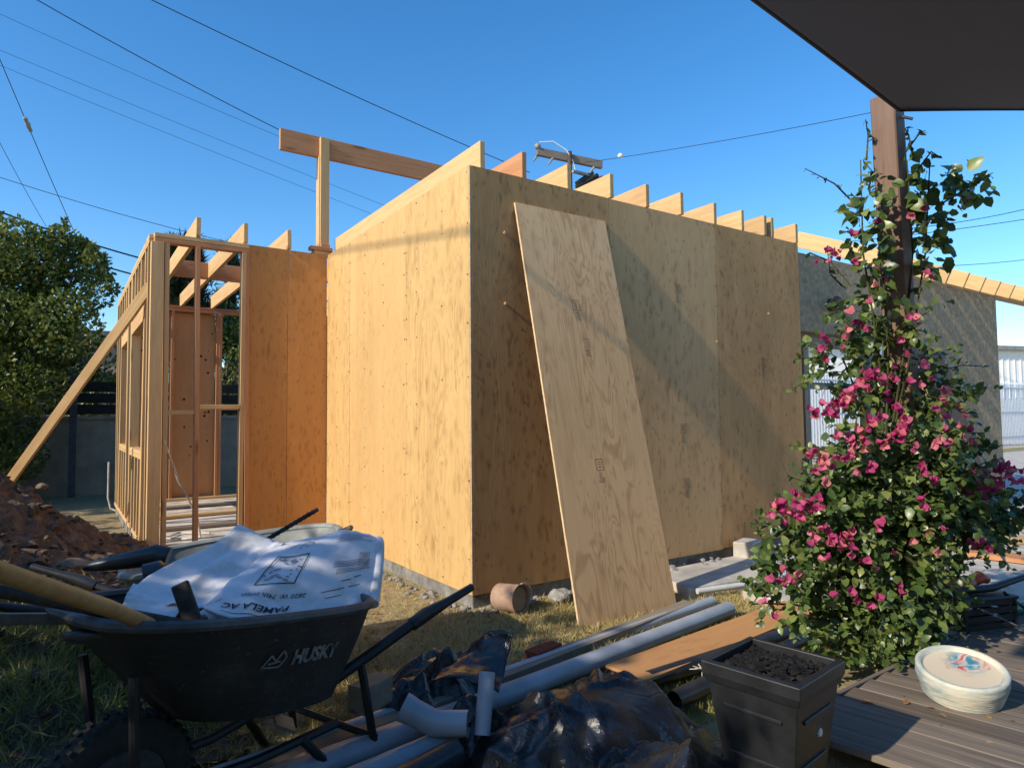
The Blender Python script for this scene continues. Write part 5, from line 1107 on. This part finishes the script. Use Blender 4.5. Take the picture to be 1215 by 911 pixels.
# ------------------------------------------------------------------ power lines and pole
def wire(p, q_, r, label, sag=.0, name='power_line', group='overhead wires'):
    p, q_ = Vector(p), Vector(q_); d = q_-p; p, q_ = p-d*.25, q_+d*.25
    pts = [p.lerp(q_, t)+V(0, 0, -sag*4*t*(1-t)) for t in np.linspace(0, 1, 15)]
    tag(MB().tube(pts, r, 6).build(name, M['wire'], smooth=True), label, 'wire', group)
WL = [((50, 0), (335, 153), 14, 17, .010, 'dark wire slanting down to the left end of the ridge beam'), ((187, 0), (560, 173), 14, 18, .010, 'dark wire slanting down to the first rafter at the plywood corner'), ((0, 15), (330, 160), 26, 30, .008, 'faint upper wire crossing the sky at the top left'),
      ((0, 58), (450, 240), 28, 34, .008, 'faint wire passing behind the ridge post, the higher of two'), ((0, 76), (440, 252), 28, 34, .008, 'faint wire passing behind the ridge post, the lower of two'), ((0, 208), (222, 273), 20, 22, .010, 'thin wire running towards the first wing rafter'),
      ((0, 248), (165, 303), 16, 18, .022, 'thick black cable above the hedge tree, the upper one'), ((0, 270), (155, 322), 16, 18, .022, 'thick black cable above the hedge tree, the lower one'), ((-20, 20), (100, 300), 16, 22, .011, 'steep guy wire with an insulator at the left edge'), ((0, 167), (62, 278), 18, 22, .008, 'steep thin guy wire below the insulated one'),
      ((742, 184), (1035, 131), 24, 20, .010, 'thin wire rising from the white insulator to the brown post'), ((1110, 265), (1240, 240), 20, 20, .011, 'thin wire to the right of the vine, the highest'), ((1000, 285), (1240, 254), 22, 20, .011, 'thin wire to the right of the vine, the second'), ((1100, 314), (1240, 303), 22, 22, .010, 'thin wire just above the garage rafters at the right')]
for a, b, da, db, r, lab in WL: wire(dep(*a, da), dep(*b, db), r, lab, sag=.12)
wire(V(-5.15, 3.2, 5.99), V(-5.15, -2.6, 5.05), .013, 'sagging service cable over the left side of the yard', .0)
ins = MB().lathe(dep(33, 148, 17.4), [(.0, -.22), (.05, -.2), (.05, -.05), (.07, 0), (.05, .05), (.05, .2), (.0, .22)], 10, (dep(100, 300, 22)-dep(-20, 20, 16)).to_track_quat('Z', 'Y').to_matrix()); tag(ins.build('guy_insulator', M['galv'], smooth=True), 'grey strain insulator on the steep guy wire', 'insulator')
ins = MB(); lump(ins, dep(736, 185, 24), .10, 3, .9, 2, .1); tag(ins.build('wire_insulator', M['white_paint'], smooth=60), 'small white insulator in the sky right of the pole crossarm', 'insulator')
up_ = dep(682, 215, 26); pole = thing('utility_pole', 'utility pole with wooden crossarm showing above the rafters', 'utility pole', (up_.x, up_.y, -.1))
pt_ = dep(676, 183, 26); MB().tube([V(pt_.x, pt_.y, -.1), V(pt_.x, pt_.y, pt_.z+.1)], [.13, .085], 12).build('pole', M['bark'], pole, True)
board('crossarm', dep(637, 180, 25.7), dep(714, 196, 26.6), .30, .16, M['grey_wood'], pole)
for px in (638, 656, 705): 
    p = dep(px, 180+(px-637)*.21+4, 25.8); MB().tube([p, p+RR*-.18+V(0, 0, -.25)], [.05, .03], 8).build('insulator', M['galv'], pole, True)
lump_ = MB(); lump(lump_, dep(638, 174, 25.7), .13, 2, 1, 2, .1); lump_.build('insulator', M['galv'], pole, 60)
MB().tube([dep(640, 169, 25.7), dep(656, 168, 25.8), dep(672, 178, 25.9), dep(680, 192, 26), dep(683, 204, 26)], .022, 6).build('jumper', M['white_paint'], pole, True)
for k in range(3): MB().tube([dep(684, 218+k*4, 26), dep(703+k*6, 205+k*3, 26.3)], .09, 10).build('cable_terminator', M['black_metal'], pole, True)
MB().box(dep(690, 206, 26), (.9, .12, .10)).build('bracket', M['galv'], pole)
